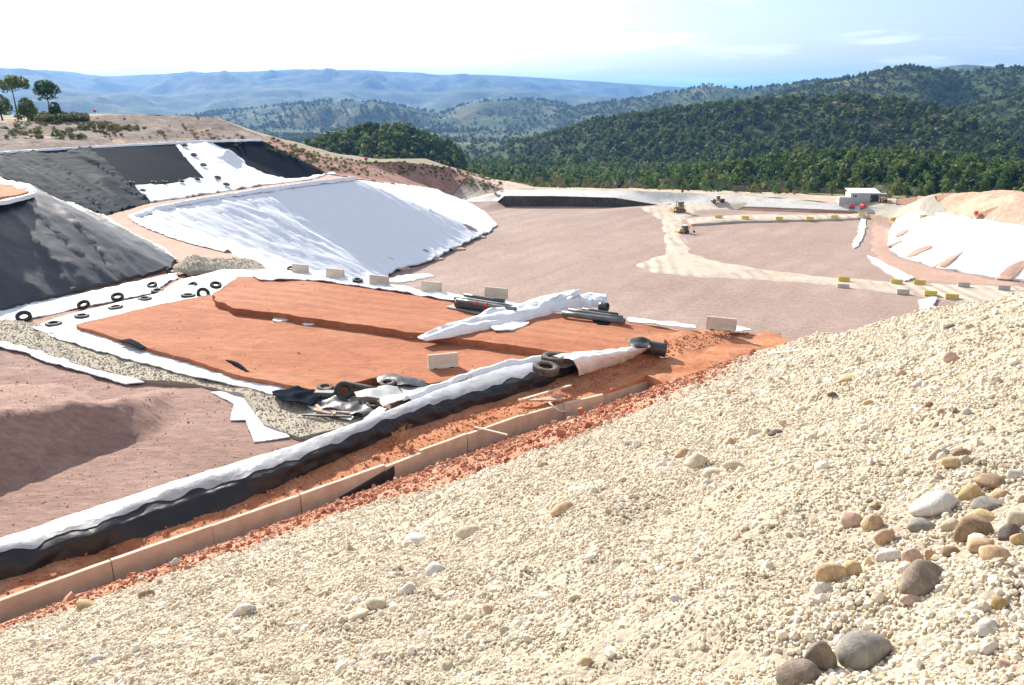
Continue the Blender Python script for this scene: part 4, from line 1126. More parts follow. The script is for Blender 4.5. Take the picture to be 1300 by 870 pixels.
def build_berm():
    verts, faces = [], []
    prof = []
    for i in range(NB):
        n_, t_, b_ = bn[i], bt[i], bb[i]
        sec = []
        t2 = n_.lerp(Vector((t_.x, t_.y, n_.z)), .75); 
        sec.append(Vector((n_.x, n_.y, 17.85)) - WN * .05)
        for k in range(1, 6):
            q = n_.lerp(t_, k / 6); q -= WN * .05 * math.sin(math.pi * k / 6)
            sec.append(q)
        for k in range(9):
            u = k / 8
            q = t_.lerp(b_, u); q.z += .07 * math.sin(math.pi * u) - .10 * (1 - u) ** 4
            sec.append(q)
        sec.append(b_ + WN * .35 - Vector((0, 0, .35))); sec.append(b_ + WN * .8 - Vector((0, 0, .8))); sec.append(b_ + WN * 1.0 - Vector((0, 0, 1.5)))
        for k, q in enumerate(sec):
            s_ = i * .17
            fold = n3(s_ * 1.1, k * .25, 2.0) ; f2 = n3(s_ * 3.2, k * .5, 5.0); f3 = n3(s_ * .45, 0, 9)
            a = .05 if k in (0,) else .13
            q = q + Vector((0, 0, 1)) * ((a * .45 * fold + .015 * f2) * (1 if k < 8 else .4) + .05 * f3 * (k > 3)) - WN * (.06 * f2 + .12 * fold) * (1 if k < 7 else .15)
            verts.append(q)
    m_ = len(sec)
    for i in range(NB - 1):
        for k in range(m_ - 1):
            a = i * m_ + k
            faces.append((a, a + m_, a + m_ + 1, a + 1))
    o = mesh_obj('berm_liner', verts, faces, M['bermliner'], None, True)
    sb = o.modifiers.new('smooth', 'SUBSURF'); sb.levels = 1; sb.render_levels = 1
    thing(o, 'long black liner draped over the near side of the berm along the terrace edge', 'liner')
    # added pale sheet: the liner's sun sheen as colour, hem along the lit edge
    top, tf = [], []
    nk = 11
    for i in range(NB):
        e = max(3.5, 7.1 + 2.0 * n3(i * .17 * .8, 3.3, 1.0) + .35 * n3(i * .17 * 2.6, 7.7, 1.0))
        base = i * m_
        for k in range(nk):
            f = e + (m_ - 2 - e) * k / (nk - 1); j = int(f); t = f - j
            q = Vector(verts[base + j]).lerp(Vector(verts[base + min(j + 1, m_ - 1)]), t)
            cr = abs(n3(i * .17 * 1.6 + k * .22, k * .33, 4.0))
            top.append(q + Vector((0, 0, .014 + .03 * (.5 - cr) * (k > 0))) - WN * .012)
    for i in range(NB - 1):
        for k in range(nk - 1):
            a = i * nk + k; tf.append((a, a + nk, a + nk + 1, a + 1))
    c = mesh_obj('sheen_sheet', top, tf, M['sheen'], None, True)
    thing(c, 'pale sheet added for the sun sheen on top of the long black berm liner', 'sheet')
    return o
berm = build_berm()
# white fabric over the far end of the berm, and along its back edge
def build_cover():
    a = [U(x, y, 18.2) for x, y in ((735, 478), (760, 471), (790, 463), (812, 452), (826, 444))]
    t = [U(x, y, 19.3) for x, y in ((728, 458), (755, 453), (785, 449), (808, 444), (826, 440))]
    b = [U(x, y, 19.35) for x, y in ((700, 452), (735, 447), (770, 444), (800, 441), (822, 438))]
    n = 40
    a, t, b = resample(a, n), resample(t, n), resample(b, n)
    verts, faces = [], []
    for i in range(n):
        sec = [a[i].lerp(t[i], k / 6) - WN * .12 * math.sin(math.pi * k / 6) for k in range(6)] + [t[i].lerp(b[i], k / 5) + Vector((0, 0, .06 * math.sin(math.pi * k / 5))) for k in range(6)] + [b[i] + WN * .5 - Vector((0, 0, .5)), b[i] + WN * .7 - Vector((0, 0, .9))]
        for k, q in enumerate(sec):
            verts.append(q + Vector((0, 0, .12 * n3(i * .25, k * .4, 3.0) + .05 * n3(i * .8, k * .9, 6.0))) - WN * .08 * n3(i * .5, k * .3, 8))
    m_ = len(sec)
    for i in range(n - 1):
        for k in range(m_ - 1):
            q = i * m_ + k; faces.append((q, q + m_, q + m_ + 1, q + 1))
    return thing(mesh_obj('white_geotextile', verts, faces, M['white'], None, True), 'white geotextile cover over the far end of the berm past the big tyres', 'geotextile')
build_cover()
bp_ = [b + WN * .55 for b in bb]
thing(ribbon('geotextile_roll', [(p.x, p.y) for p in bp_[165:245]], .7, M['white'], lambda x, y: 18.5, h=.4, seed=5, step=.3, lump=.35), 'long white rolled geotextile lying along the back of the berm', 'geotextile')

# ------------------------------------------------------------------ concrete channel wall, panel by panel
def build_wall():
    px = WALL_PX
    root = empty('channel_wall', U(268, 697, ZF))
    tag(root, 'low tan concrete channel wall in panels at the foot of the gravel slope', 'wall')
    pts = [U(x, y, 18.12) for x, y in px]
    inv = Matrix.Translation(-root.location)
    for i, (a, b) in enumerate(zip(pts, pts[1:])):
        d = (b - a); d.z = 0; L = d.length; d.normalize()
        n = Vector((d.y, -d.x, 0))       # towards the slope
        off = n * [0, .02, -.03, .03, .10, -.02, .02, 0, .03, -.05][i]
        z0, z1 = 16.6, 18.12 + [0, .02, -.02, .03, -.04, .02, 0, -.03, .0, -.1][i]
        t = .16
        bm = bmesh.new()
        g = .015
        A, B = a + d * g + off, b - d * g + off
        k = 7
        front_t, front_b, back_t, back_b = [], [], [], []
        for j in range(k + 1):
            p = A.lerp(B, j / k)
            zt = z1 + .015 * n3(p.x * 1.2, p.y * 1.2, 4) 
            zb = z0
            front_t.append(bm.verts.new(Vector((p.x, p.y, zt)) + n * (t / 2))); front_b.append(bm.verts.new(Vector((p.x, p.y, zb)) + n * (t / 2 + .04)))
            back_t.append(bm.verts.new(Vector((p.x, p.y, zt)) - n * (t / 2))); back_b.append(bm.verts.new(Vector((p.x, p.y, zb)) - n * (t / 2)))
        for j in range(k):
            bm.faces.new((front_b[j], front_b[j + 1], front_t[j + 1], front_t[j])); bm.faces.new((back_b[j + 1], back_b[j], back_t[j], back_t[j + 1]))
            bm.faces.new((front_t[j], front_t[j + 1], back_t[j + 1], back_t[j])); bm.faces.new((front_b[j + 1], front_b[j], back_b[j], back_b[j + 1]))
        bm.faces.new((front_b[0], front_t[0], back_t[0], back_b[0])); bm.faces.new((front_t[-1], front_b[-1], back_b[-1], back_t[-1]))
        bmesh.ops.bevel(bm, geom=[e for e in bm.edges if e.is_boundary is False and e.calc_face_angle(0) > 1.2], offset=.015, segments=1, affect='EDGES')
        bmesh.ops.transform(bm, matrix=inv, verts=bm.verts[:])
        bm_obj('panel', bm, M['wallconc'], root)
    # dark wedge added for the shadow where the wall panels step
    a, b = U(424, 612, 18.12), U(496, 586.5, 18.12); a.z = b.z = 17.45
    d = (b - a).normalized(); n = Vector((d.y, -d.x, 0))
    bm = bmesh.new()
    v = [a + n * .16 + Vector((0, 0, .0)), b + n * .16 + Vector((0, 0, -.2)), b + n * .16 + Vector((0, 0, .55))]
    w = [p + n * .10 for p in v]
    vv = [bm.verts.new(p - root.location) for p in v + w]
    bm.faces.new((vv[0], vv[2], vv[1])); bm.faces.new((vv[3], vv[4], vv[5]))
    for i in range(3):
        j = (i + 1) % 3; bm.faces.new((vv[i], vv[j], vv[j + 3], vv[i + 3]))
    o = bm_obj('shadow_wedge', bm, M['pipe'], root); tag(o, 'dark wedge added for the shadow at the step in the wall')
build_wall()

# ------------------------------------------------------------------ loose stone: gravel on the slope, pebbles in the drain, clods on the red soil
def rock_mesh(name, seed, m, sub=1, jag=.28, flat=.75):
    bm = bmesh.new(); bmesh.ops.create_icosphere(bm, subdivisions=sub, radius=.5)
    r = random.Random(seed); o = Vector((r.uniform(0, 50), r.uniform(0, 50), r.uniform(0, 50)))
    for v in bm.verts:
        v.co *= 1 + jag * noise.noise(v.co * 2.2 + o) * 1.6 + r.uniform(-.06, .06)
        v.co.z *= flat
    me = bpy.data.meshes.new(name); bm.to_mesh(me); bm.free(); me.materials.append(m); return me
gr_kinds = [rock_mesh('gravel_stone', i, M['gravel'], 1 if i < 5 else 2, .24, .88) for i in range(8)]
def scatter_hill(n, r0, r1, a0, a1, p):
    x, y, r, a = scatter(n, r0, r1, a0, a1, p)
    return x, y, r, a
gx_, gy_, gr_, ga_ = scatter_hill(500000, 1.6, 46.0, -1.02, .78, 1.62)
ss = (gx_ - L0.x) * HN.x + (gy_ - L0.y) * HN.y
ok = (ss > .1) & (gx_ < 18) & (gy_ < 50)
gx_, gy_, gr_, ss = gx_[ok], gy_[ok], gr_[ok], ss[ok]
red = np.array([red_at(a, b) for a, b in zip(gx_, gy_)])
ok = rs.rand(len(gx_)) > np.clip(red * 1.05, 0, .93)
gx_, gy_, gr_ = gx_[ok], gy_[ok], gr_[ok]
patch = noise_at(gx_, gy_, 1.3, 3.0); patch2 = noise_at(gx_, gy_, 5.0, 9.0)
ok = rs.rand(len(gx_)) < np.clip(.85 + patch * .5 + patch2 * .25, .3, 1)
gx_, gy_, gr_, patch = gx_[ok], gy_[ok], gr_[ok], patch[ok]
gz_ = np.array([HH(a, b) for a, b in zip(gx_, gy_)])
sz = np.exp(rs.randn(len(gx_)) * .36) * (.0122 + .00145 * gr_)
sz *= np.where(rs.rand(len(gx_)) < .014, 1.7 + rs.rand(len(gx_)) * 1.3, 1.0) * (1 + .25 * patch)
sz = np.clip(sz, .009, .22)
rot = rs.rand(len(gx_), 3) * 6.28
sc3 = np.stack([sz * (.9 + .35 * rs.rand(len(sz))), sz * (.85 + .3 * rs.rand(len(sz))), sz * (.75 + .35 * rs.rand(len(sz)))], -1)
instancer('gravel', np.stack([gx_, gy_, gz_ + sz * .12], -1), rot, sc3, rs.randint(0, 8, len(gx_)), gr_kinds, label='pale cream gravel covering the slope in front', cat='gravel')

# pebbles in the drain and on the grey pile
pile_c = [R(252, 345), R(300, 340)]
def pile_z(x, y):
    h = 0
    for c, hh, rr_ in ((pile_c[0], 1.5, 3.4), (pile_c[1], .9, 3.0), ((pile_c[0] + pile_c[1]) / 2, 1.0, 3.2)):
        d = math.hypot(x - c.x, (y - c.y) * .8)
        h = max(h, hh * max(0, 1 - d / rr_) ** .9)
    return H(x, y) + h * (1 + .25 * fbm(x * .8, y * .8))
pile_poly = [U(x, y, 16.9) for x, y in ((222, 350), (238, 338), (262, 332), (300, 328), (340, 338), (335, 347), (280, 350), (240, 354))]
pile = drape('gravel_pile', pile_poly, .4, M['pebble_base'], zf=pile_z, off=.12, skirt=.4, rag=.3)
tag(pile, 'low grey gravel pile on the bench track behind the clay platform', 'gravel pile')
pb_kinds = [rock_mesh('drain_stone', 20 + i, M['pebble'], 1, .3, .8) for i in range(6)]
DR = bvh_of(drain); PI_ = bvh_of(pile)
pp, prot, pscl = [], [], []
for poly, bvh, n in ((drain_poly, DR, 15000), (pile_poly, PI_, 2600)):
    x0, x1 = max(-45, min(p.x for p in poly)), max(p.x for p in poly); y0, y1 = min(p.y for p in poly), max(p.y for p in poly)
    X = x0 + rs.rand(n * 3) * (x1 - x0); Y = y0 + rs.rand(n * 3) * (y1 - y0)
    k = np_inside(X, Y, poly)
    for x, y in list(zip(X[k], Y[k]))[:n]:
        h = bvh.ray_cast(Vector((x, y, 100)), Vector((0, 0, -1)))
        if h[0] is None: continue
        q = .07 * math.exp(rs.randn() * .4)
        pp.append((x, y, h[0].z + q * .1)); prot.append(rs.rand(3) * 6.28); pscl.append((q, q * .8, q * .8))
instancer('drain_pebbles', pp, prot, pscl, rs.randint(0, 6, len(pp)), pb_kinds, label='grey-tan pebbles filling the drain and the pile', cat='pebbles')
# clods on the red soil strip and slope foot
cd_kinds = [rock_mesh('clod', 40 + i, M['clod'], 1, .4, .7) for i in range(6)]
SS = bvh_of(soil_strip)
pp, prot, pscl = [], [], []
for _ in range(60000):
    t = rs.rand() ** .8 * 50 - 4; s_ = rs.rand() * 14.5 - 2.2
    x = L0.x + .739 * t + HN.x * s_; y = L0.y + .673 * t + HN.y * s_
    if s_ < 0:
        h = SS.ray_cast(Vector((x, y, 60)), Vector((0, 0, -1)))
        if h[0] is None or rs.rand() < .45: continue
        z = h[0].z
    else:
        if rs.rand() > red_at(x, y) * .8 or x > 14: continue
        z = HH(x, y)
    q = (.055 if s_ < 0 else .06) * math.exp(rs.randn() * .6)
    pp.append((x, y, z + q * .1)); prot.append(rs.rand(3) * 6.28); pscl.append((q, q * .85, q * .8))
instancer('soil_clods', pp, prot, pscl, rs.randint(0, 6, len(pp)), cd_kinds, label='red soil clods along the foot of the gravel slope', cat='clods')

# ------------------------------------------------------------------ cobbles and boulders lying on the slope
STC = {'grey': [(.17, .155, .135), (.25, .23, .20), (.33, .29, .235)], 'browngrey': [(.15, .115, .09), (.22, .175, .135), (.32, .25, .18)], 'tan': [(.38, .24, .13), (.48, .33, .20), (.55, .42, .29)],
       'yellow': [(.42, .28, .12), (.52, .38, .20), (.58, .47, .30)], 'pale': [(.46, .40, .34), (.56, .51, .45), (.62, .58, .52)], 'white': [(.56, .52, .47), (.66, .62, .57)],
       'brown': [(.20, .125, .075), (.30, .20, .125), (.40, .29, .19)], 'cream': [(.48, .40, .28), (.58, .50, .38)], 'pink': [(.44, .27, .20), (.53, .37, .29), (.58, .46, .38)], 'ochre': [(.30, .20, .08), (.42, .30, .14)], 'dark': [(.10, .08, .07), (.17, .14, .12)]}
def mat_stone(k):
    m, nt, b = new_mat('stone_' + k)
    t = node(nt, 'ShaderNodeTexCoord')
    a = node(nt, 'ShaderNodeTexNoise', Scale=1.6, Detail=8.0, Roughness=.65, Distortion=.8); lk(nt, t.outputs['Object'], a.inputs['Vector'])
    cs = STC[k]; r = ramp(nt, [(.34 + .32 * i / (len(cs) - 1), c) for i, c in enumerate(cs)]); lk(nt, a.outputs['Fac'], r.inputs['Fac'])
    w = node(nt, 'ShaderNodeTexWave', Scale=1.1, Distortion=6.0, Detail=4.0); lk(nt, t.outputs['Object'], w.inputs['Vector'])
    wr = ramp(nt, [(.0, (1, 1, 1)), (.94, (1, 1, 1)), (.99, (1.25, 1.2, 1.1))]); lk(nt, w.outputs['Fac'], wr.inputs['Fac'])
    mu = node(nt, 'ShaderNodeMix', data_type='RGBA', blend_type='MULTIPLY'); mu.inputs[0].default_value = 1
    lk(nt, r.outputs['Color'], mu.inputs[6]); lk(nt, wr.outputs['Color'], mu.inputs[7]); lk(nt, mu.outputs[2], b.inputs['Base Color'])
    b.inputs['Roughness'].default_value = .72; b.inputs['Specular IOR Level'].default_value = .3
    f = node(nt, 'ShaderNodeTexNoise', Scale=14.0, Detail=8.0, Roughness=.7); lk(nt, t.outputs['Object'], f.inputs['Vector'])
    bp = node(nt, 'ShaderNodeBump', Strength=.6, Distance=.02); lk(nt, f.outputs['Fac'], bp.inputs['Height']); lk(nt, bp.outputs['Normal'], b.inputs['Normal'])
    return m
SM = {k: mat_stone(k) for k in STC}
def stone(px, py, w, h, col, label, ang=0.0, jag=.22, tilt=0.0, name='cobble', cat='stone', group=None, sub=3, roll=0.0):
    p = R(px, py + h * .30, HILL)
    dist = (p - CAMP).dot(FWD)
    W = w * dist / FPX
    e = math.asin((CAMZ - p.z) / (p - CAMP).length)
    D_ = .78 * W
    hz2 = (h * dist / FPX) ** 2 - (D_ * math.sin(e)) ** 2
    Hh = math.sqrt(max(hz2, (.42 * W) ** 2 if h > .45 * w else (.3 * W) ** 2)) / math.cos(e) * 1.12
    bm = bmesh.new(); bmesh.ops.create_icosphere(bm, subdivisions=sub, radius=.5)
    r = random.Random(px * 31 + py); o = Vector((r.uniform(0, 90), r.uniform(0, 90), r.uniform(0, 90)))
    fl = [(Vector((r.uniform(-1, 1), r.uniform(-1, 1), r.uniform(-.2, 1))).normalized(), r.uniform(.24, .40)) for _ in range(8 if jag > .16 else 5)]
    for v in bm.verts:
        c = v.co.copy()
        c *= 1 + jag * noise.noise(c * 1.7 + o) + jag * .4 * noise.noise(c * 4.5 + o)
        for nn, dd in fl:       # a few worn flats
            k = c.dot(nn) - dd
            if k > 0: c -= nn * k * (.8 if jag > .2 else .55)
        c *= 1 + .02 * noise.noise(c * 14 + o)
        v.co = c
    xs = [v.co.x for v in bm.verts]; kx = 1 / (max(xs) - min(xs)); zs = [v.co.z for v in bm.verts]; kz = 1 / (max(zs) - min(zs))
    for v in bm.verts: v.co.x *= kx; v.co.z *= kz
    o_ = bm_obj(name, bm, SM[col], None, True)
    o_.scale = (W, D_, Hh); o_.rotation_euler = (tilt, -ang, r.uniform(-.25, .25) + roll)
    o_.location = p + Vector((0, D_ * .18, Hh * .19))
    return tag(o_, label, cat, group)
G1 = 'cobbles on the right of the gravel slope'
for row in (
    (1100, 827, 76, 54, 'grey', 'large rounded grey cobble alone at the bottom edge of the gravel', .0, .10),
    (1041, 838, 42, 46, 'browngrey', 'right half of the cracked brown-grey cobble at the bottom edge', .5, .12),
    (1018, 857, 58, 38, 'browngrey', 'left half of the cracked brown-grey cobble cut off by the bottom edge', .3, .12),
    (1173, 733, 66, 42, 'browngrey', 'wedge-shaped grey-brown cobble tilted left, below the cluster of cobbles', .35, .2),
    (1055, 728, 40, 34, 'tan', 'rounded tan cobble beside a small yellow one, left of the wedge cobble', .5, .15),
    (1085, 724, 29, 24, 'yellow', 'small yellow cobble touching the rounded tan cobble', -.3, .15),
    (1046, 746, 22, 24, 'pale', 'pale angular stone leaning in front of the rounded tan cobble', .9, .35),
    (1267, 706, 42, 25, 'tan', 'smooth oval tan cobble at the lower right of the cobble cluster', -.15, .08),
    (1237, 673, 52, 40, 'brown', 'largest brown cobble in the middle of the cobble cluster', .1, .18),
    (1190, 638, 60, 32, 'white', 'long whitish cobble slanting at the upper left of the cobble cluster', .42, .15),
    (1171, 667, 36, 20, 'grey', 'flat grey stone just below the long whitish cobble', .15, .2),
    (1234, 626, 30, 28, 'yellow', 'yellow-brown round cobble right of the long whitish cobble', .1, .2),
    (1264, 611, 46, 16, 'brown', 'flat brown slab at the top of the cobble cluster', -.05, .18),
    (1259, 641, 46, 20, 'grey', 'flat grey slab with striped edge in the upper right cluster', .1, .2),
    (1274, 628, 27, 17, 'tan', 'small tan stone between the brown slab and the grey slab', 0, .2),
    (1250, 657, 38, 20, 'yellow', 'yellowish stone partly hidden behind the largest brown cobble', -.1, .15),
    (1207, 667, 26, 19, 'cream', 'cream stone left of the largest brown cobble', .2, .2),
    (1280, 676, 32, 19, 'dark', 'dark angular stone right of the largest brown cobble', .45, .35),
    (1292, 660, 32, 28, 'cream', 'cream cobble at the right picture edge', .1, .2),
    (1294, 684, 20, 15, 'yellow', 'small yellow stone at the right picture edge', .0, .1),
    (1209, 700, 27, 16, 'brown', 'small brown stone below the largest brown cobble', -.1, .2),
    (1248, 695, 44, 13, 'tan', 'flat tan stone above the smooth oval cobble', .0, .15),
    (1125, 681, 33, 24, 'tan', 'orange-tan angular cobble left of the cobble cluster', -.1, .25),
    (1109, 665, 28, 25, 'tan', 'tan round cobble behind the orange-tan angular one', .1, .2),
    (1084, 660, 28, 24, 'pink', 'crumbly pinkish clod left of the two tan cobbles', .2, .45),
    (1129, 706, 34, 22, 'white', 'white rounded stone above the wedge-shaped cobble', .1, .2),
    (1157, 709, 28, 28, 'pink', 'angular pinkish stone right of the white rounded stone', .6, .35),
    (1181, 706, 16, 18, 'tan', 'small crumbly tan stone behind the wedge-shaped cobble', .6, .35),
    (1189, 578, 24, 16, 'pink', 'tan stone at the left of the small group up the slope', .3, .25),
    (1223, 575, 26, 12, 'brown', 'dark brown stone at the right of the small group up the slope', 0, .2),
    (1209, 587, 28, 14, 'yellow', 'yellowish stone in front of the small group up the slope', -.1, .15),
    (1226, 583, 14, 11, 'cream', 'smallest cream stone of the small group up the slope', 0, .2),
    (1198, 572, 12, 12, 'white', 'white angular stone at the top of the small group up the slope', .5, .3),
    (1269, 766, 21, 18, 'ochre', 'ochre round stone on the right below the cobble cluster', .1, .2),
    (1255, 798, 36, 20, 'pale', 'pale pinkish stone near the lower right corner', -.1, .25),
    (1238, 786, 10, 12, 'white', 'bright white pebble left of the pale pinkish stone', .3, .3),
    (1161, 761, 28, 14, 'pink', 'low crumbly brown stone under the wedge-shaped cobble', .0, .4),
    (1196, 746, 14, 11, 'white', 'small grey-white stone at the right foot of the wedge-shaped cobble', 0, .2),
    (1168, 749, 22, 14, 'pink', 'small pinkish stone at the front foot of the wedge-shaped cobble', 0, .3),
    (1291, 603, 22, 14, 'pale', 'pale stone at the right picture edge above the cluster', 0, .25),
    (1111, 641, 16, 14, 'tan', 'single small tan pebble above the two tan cobbles', 0, .3),
    (1298, 634, 14, 11, 'pink', 'reddish stone cut off by the right picture edge', 0, .2),
    (1258, 823, 22, 17, 'white', 'whitish stone in the lower right corner', 0, .3),
    (1276, 843, 24, 14, 'pink', 'low pinkish stone in the bottom right corner', 0, .3),
):
    stone(*row[:5], row[5], row[6], row[7], group=G1)
G2 = 'single stones scattered over the gravel slope'
for row in (
    (713, 647, 32, 15, 'tan', 'long pale tan rock in the middle of the gravel slope'), (596, 675, 32, 15, 'cream', 'flat cream rock in the middle left of the slope'),
    (528, 684, 28, 12, 'white', 'flat whitish rock left of the flat cream rock'), (553, 723, 27, 20, 'white', 'brightest white angular rock on the slope'),
    (518, 747, 22, 17, 'pale', 'pale grey block below the white angular rock'), (476, 768, 30, 20, 'cream', 'lumpy cream rock near the lower middle'),
    (452, 782, 30, 13, 'cream', 'low crumbly rock just left of the lumpy cream rock'), (621, 773, 20, 14, 'pink', 'tan stone with a dark shadow in the lower middle'),
    (729, 760, 17, 15, 'cream', 'smooth round pebble in the lower middle'), (107, 771, 30, 15, 'ochre', 'ochre rock at the lower left near the wall'),
    (307, 775, 32, 16, 'pale', 'grey-white rock at the lower left of the slope'), (183, 754, 22, 12, 'brown', 'brown rock near the wall at the lower left'),
    (222, 714, 14, 11, 'pale', 'pale rock on the red soil by the wall'), (390, 750, 12, 10, 'ochre', 'small ochre stone on the left of the slope'),
    (886, 586, 32, 20, 'cream', 'large cream block in the broken row on the slope'), (905, 601, 30, 16, 'cream', 'middle cream block of the broken row on the slope'),
    (931, 590, 30, 17, 'cream', 'right cream block of the broken row on the slope'), (866, 575, 22, 12, 'tan', 'tan clod left of the broken row on the slope'),
    (900, 613, 16, 12, 'white', 'white stone under the broken row on the slope'), (927, 561, 22, 15, 'tan', 'tan block with a dark shadow above the broken row'),
    (985, 549, 20, 10, 'dark', 'dark grey flat stone high on the slope'), (1077, 481, 24, 10, 'yellow', 'flat yellowish stone near the top of the slope'),
    (1056, 501, 12, 9, 'dark', 'small dark stone near the top of the slope'), (1145, 475, 16, 11, 'pink', 'pinkish stone near the top right of the slope'),
    (1168, 487, 20, 9, 'pale', 'flat pale stone near the top right of the slope'), (1210, 453, 26, 16, 'pink', 'brown clod standing out near the crest on the right'),
    (1182, 514, 15, 10, 'brown', 'brown stone left of the rust-coloured pair'), (1195, 523, 11, 11, 'tan', 'left rust-coloured stone on the upper right slope'),
    (1213, 521, 10, 9, 'brown', 'right rust-coloured stone on the upper right slope'), (1228, 523, 13, 11, 'pale', 'pale pebble right of the rust-coloured pair'),
    (1104, 511, 15, 8, 'yellow', 'yellowish flat stone high on the slope'), (1190, 540, 10, 9, 'brown', 'small brown stone below the rust-coloured pair'),
    (852, 467, 32, 20, 'pink', 'big pinkish boulder on the red soil beyond the wall end'), (881, 456, 24, 12, 'pale', 'flat pale rock right of the big pinkish boulder'),
    (815, 502, 10, 8, 'dark', 'small dark rock on the red soil'), (950, 480, 12, 8, 'pink', 'reddish stone where red soil meets gravel at the top'),
    (1205, 415, 14, 8, 'dark', 'grey stone on the crest line at the right'), (690, 590, 14, 9, 'tan', 'small tan stone in the middle of the slope'), (790, 610, 16, 10, 'cream', 'cream stone right of the slope middle'),
    (640, 800, 14, 11, 'cream', 'cream pebble near the bottom middle'), (860, 760, 18, 12, 'white', 'white pebble in the lower right middle'), (745, 840, 16, 12, 'yellow', 'yellowish pebble at the bottom right of the middle'), (120, 838, 22, 14, 'pale', 'pale rock in the bottom left corner'), (250, 820, 20, 12, 'cream', 'cream rock near the bottom left'),
):
    stone(*row[:5], row[5], rnd.uniform(-.2, .3), .33, name='loose_rock', group=G2, sub=2)

# ------------------------------------------------------------------ tyres
def tyre_meshes(m, R_=.5, W_=.28):
    bm = bmesh.new()
    ri = R_ * .54
    prof = [(ri, -W_ * .32), (ri * 1.12, -W_ * .47), (R_ * .82, -W_ * .5), (R_ * .95, -W_ * .43), (R_, -W_ * .3), (R_, W_ * .3), (R_ * .95, W_ * .43), (R_ * .82, W_ * .5), (ri * 1.12, W_ * .47), (ri, W_ * .32), (ri * .98, W_ * .2), (R_ * .86, W_ * .28), (R_ * .9, 0), (R_ * .86, -W_ * .28), (ri * .98, -W_ * .2)]
    blathe(bm, prof, 28)
    bmesh.ops.recalc_face_normals(bm, faces=bm.faces[:])
    me = bpy.data.meshes.new('carcass'); bm.to_mesh(me); bm.free(); me.shade_smooth(); me.materials.append(m)
    bm = bmesh.new()
    for k in range(26):
        a = 2 * math.pi * k / 26
        for sgn in (-1, 1):
            bbox(bm, R_ * .985, R_ * 1.035, -.03 * R_, .05 * R_, (.03 if sgn > 0 else -.42) * W_, (.42 if sgn > 0 else -.03) * W_, M=Matrix.Rotation(a + (.06 if sgn > 0 else 0), 4, 'Z'))
    me2 = bpy.data.meshes.new('tread'); bm.to_mesh(me2); bm.free(); me2.materials.append(m)
    return me, me2
TY = {'black': tyre_meshes(M['rubber']), 'dusty': tyre_meshes(M['dustrubber'])}
def tyre(p, d, label, kind='black', rot=(0, 0, 0), group='old tyres weighing down the sheets', up=None):
    t = empty('tyre', p); s = d
    t.scale = (s, s, s); t.rotation_euler = rot
    for me, nm in zip(TY[kind], ('carcass', 'tread')):
        o = bpy.data.objects.new(nm, me); C.objects.link(o); o.parent = t
    return tag(t, label, 'tyre', group)
for (px, py, w, z, lab, rt) in (
    (30, 402, 18, 17.75, 'leftmost tyre on the white strip under the near black slope', (.6, .1, .3)), (106, 387, 15, 17.75, 'second tyre from the left under the near black slope', (.55, -.1, .2)),
    (149, 377, 15, 17.7, 'third tyre from the left under the near black slope', (.45, .1, .1)), (193, 362, 12, 17.5, 'fourth tyre from the left under the near black slope', (.4, 0, 0)),
    (218, 344, 13, 17.1, 'tyre at the tip of the near black nose', (.5, .2, 0)),
    (68, 412, 19, 17.95, 'lowest left tyre on the strip beside the clay platform', (.05, .03, 0)), (104, 402, 17, 17.95, 'second tyre on the strip beside the clay platform', (.04, .05, .2)),
    (147, 391, 17, 17.95, 'third tyre on the strip beside the clay platform', (.03, -.04, .4)), (184, 380, 16, 17.95, 'fourth tyre on the strip beside the clay platform', (.05, 0, .1)),
    (200, 370, 15, 17.9, 'fifth and smallest tyre on the strip beside the clay platform', (.1, .05, 0)), (239, 376, 17, 17.95, 'tyre at the upper corner of the lower clay tier', (.06, .06, .8)),
    (258, 373, 16, 18.05, 'tyre leaning on the corner of the upper clay tier', (.9, .5, .3)), (244, 363, 13, 17.9, 'tyre behind the leaning one at the clay corner', (.5, -.3, .1)), (274, 362, 14, 18.5, 'tyre at the left tip of the upper clay tier', (.35, .2, .2)),
    (369, 341, 9, 18.9, 'small tyre beside the leftmost rear barrier', (.4, 0, 0)), (454, 356, 13, 18.95, 'tyre between the second and third rear barriers', (.1, .05, 0)),
    (413, 493, 20, 18.15, 'dusty tyre at the left of the debris pile by the berm', (.1, .1, 0)), (437, 496, 24, 18.3, 'black tyre standing tilted in the debris pile', (.75, .35, .2)),
    (492, 487, 20, 18.3, 'tyre lying on a black sheet at the back of the debris pile', (.12, -.05, 0)), (473, 514, 17, 18.1, 'tyre half buried in the front of the debris pile', (.1, .1, 0)),
    (703, 455, 31, 19.2, 'rear one of the two big tyres lying on the berm', (.06, .05, .3)), (693, 468, 33, 19.25, 'front one of the two big tyres lying on the berm', (.10, .12, 0)),
):
    p = U(px, py, z); d = w * (p - CAMP).dot(FWD) / FPX
    tyre(p, d, lab, 'dusty' if px in (413, 703, 693, 492, 473) else 'black', rt)
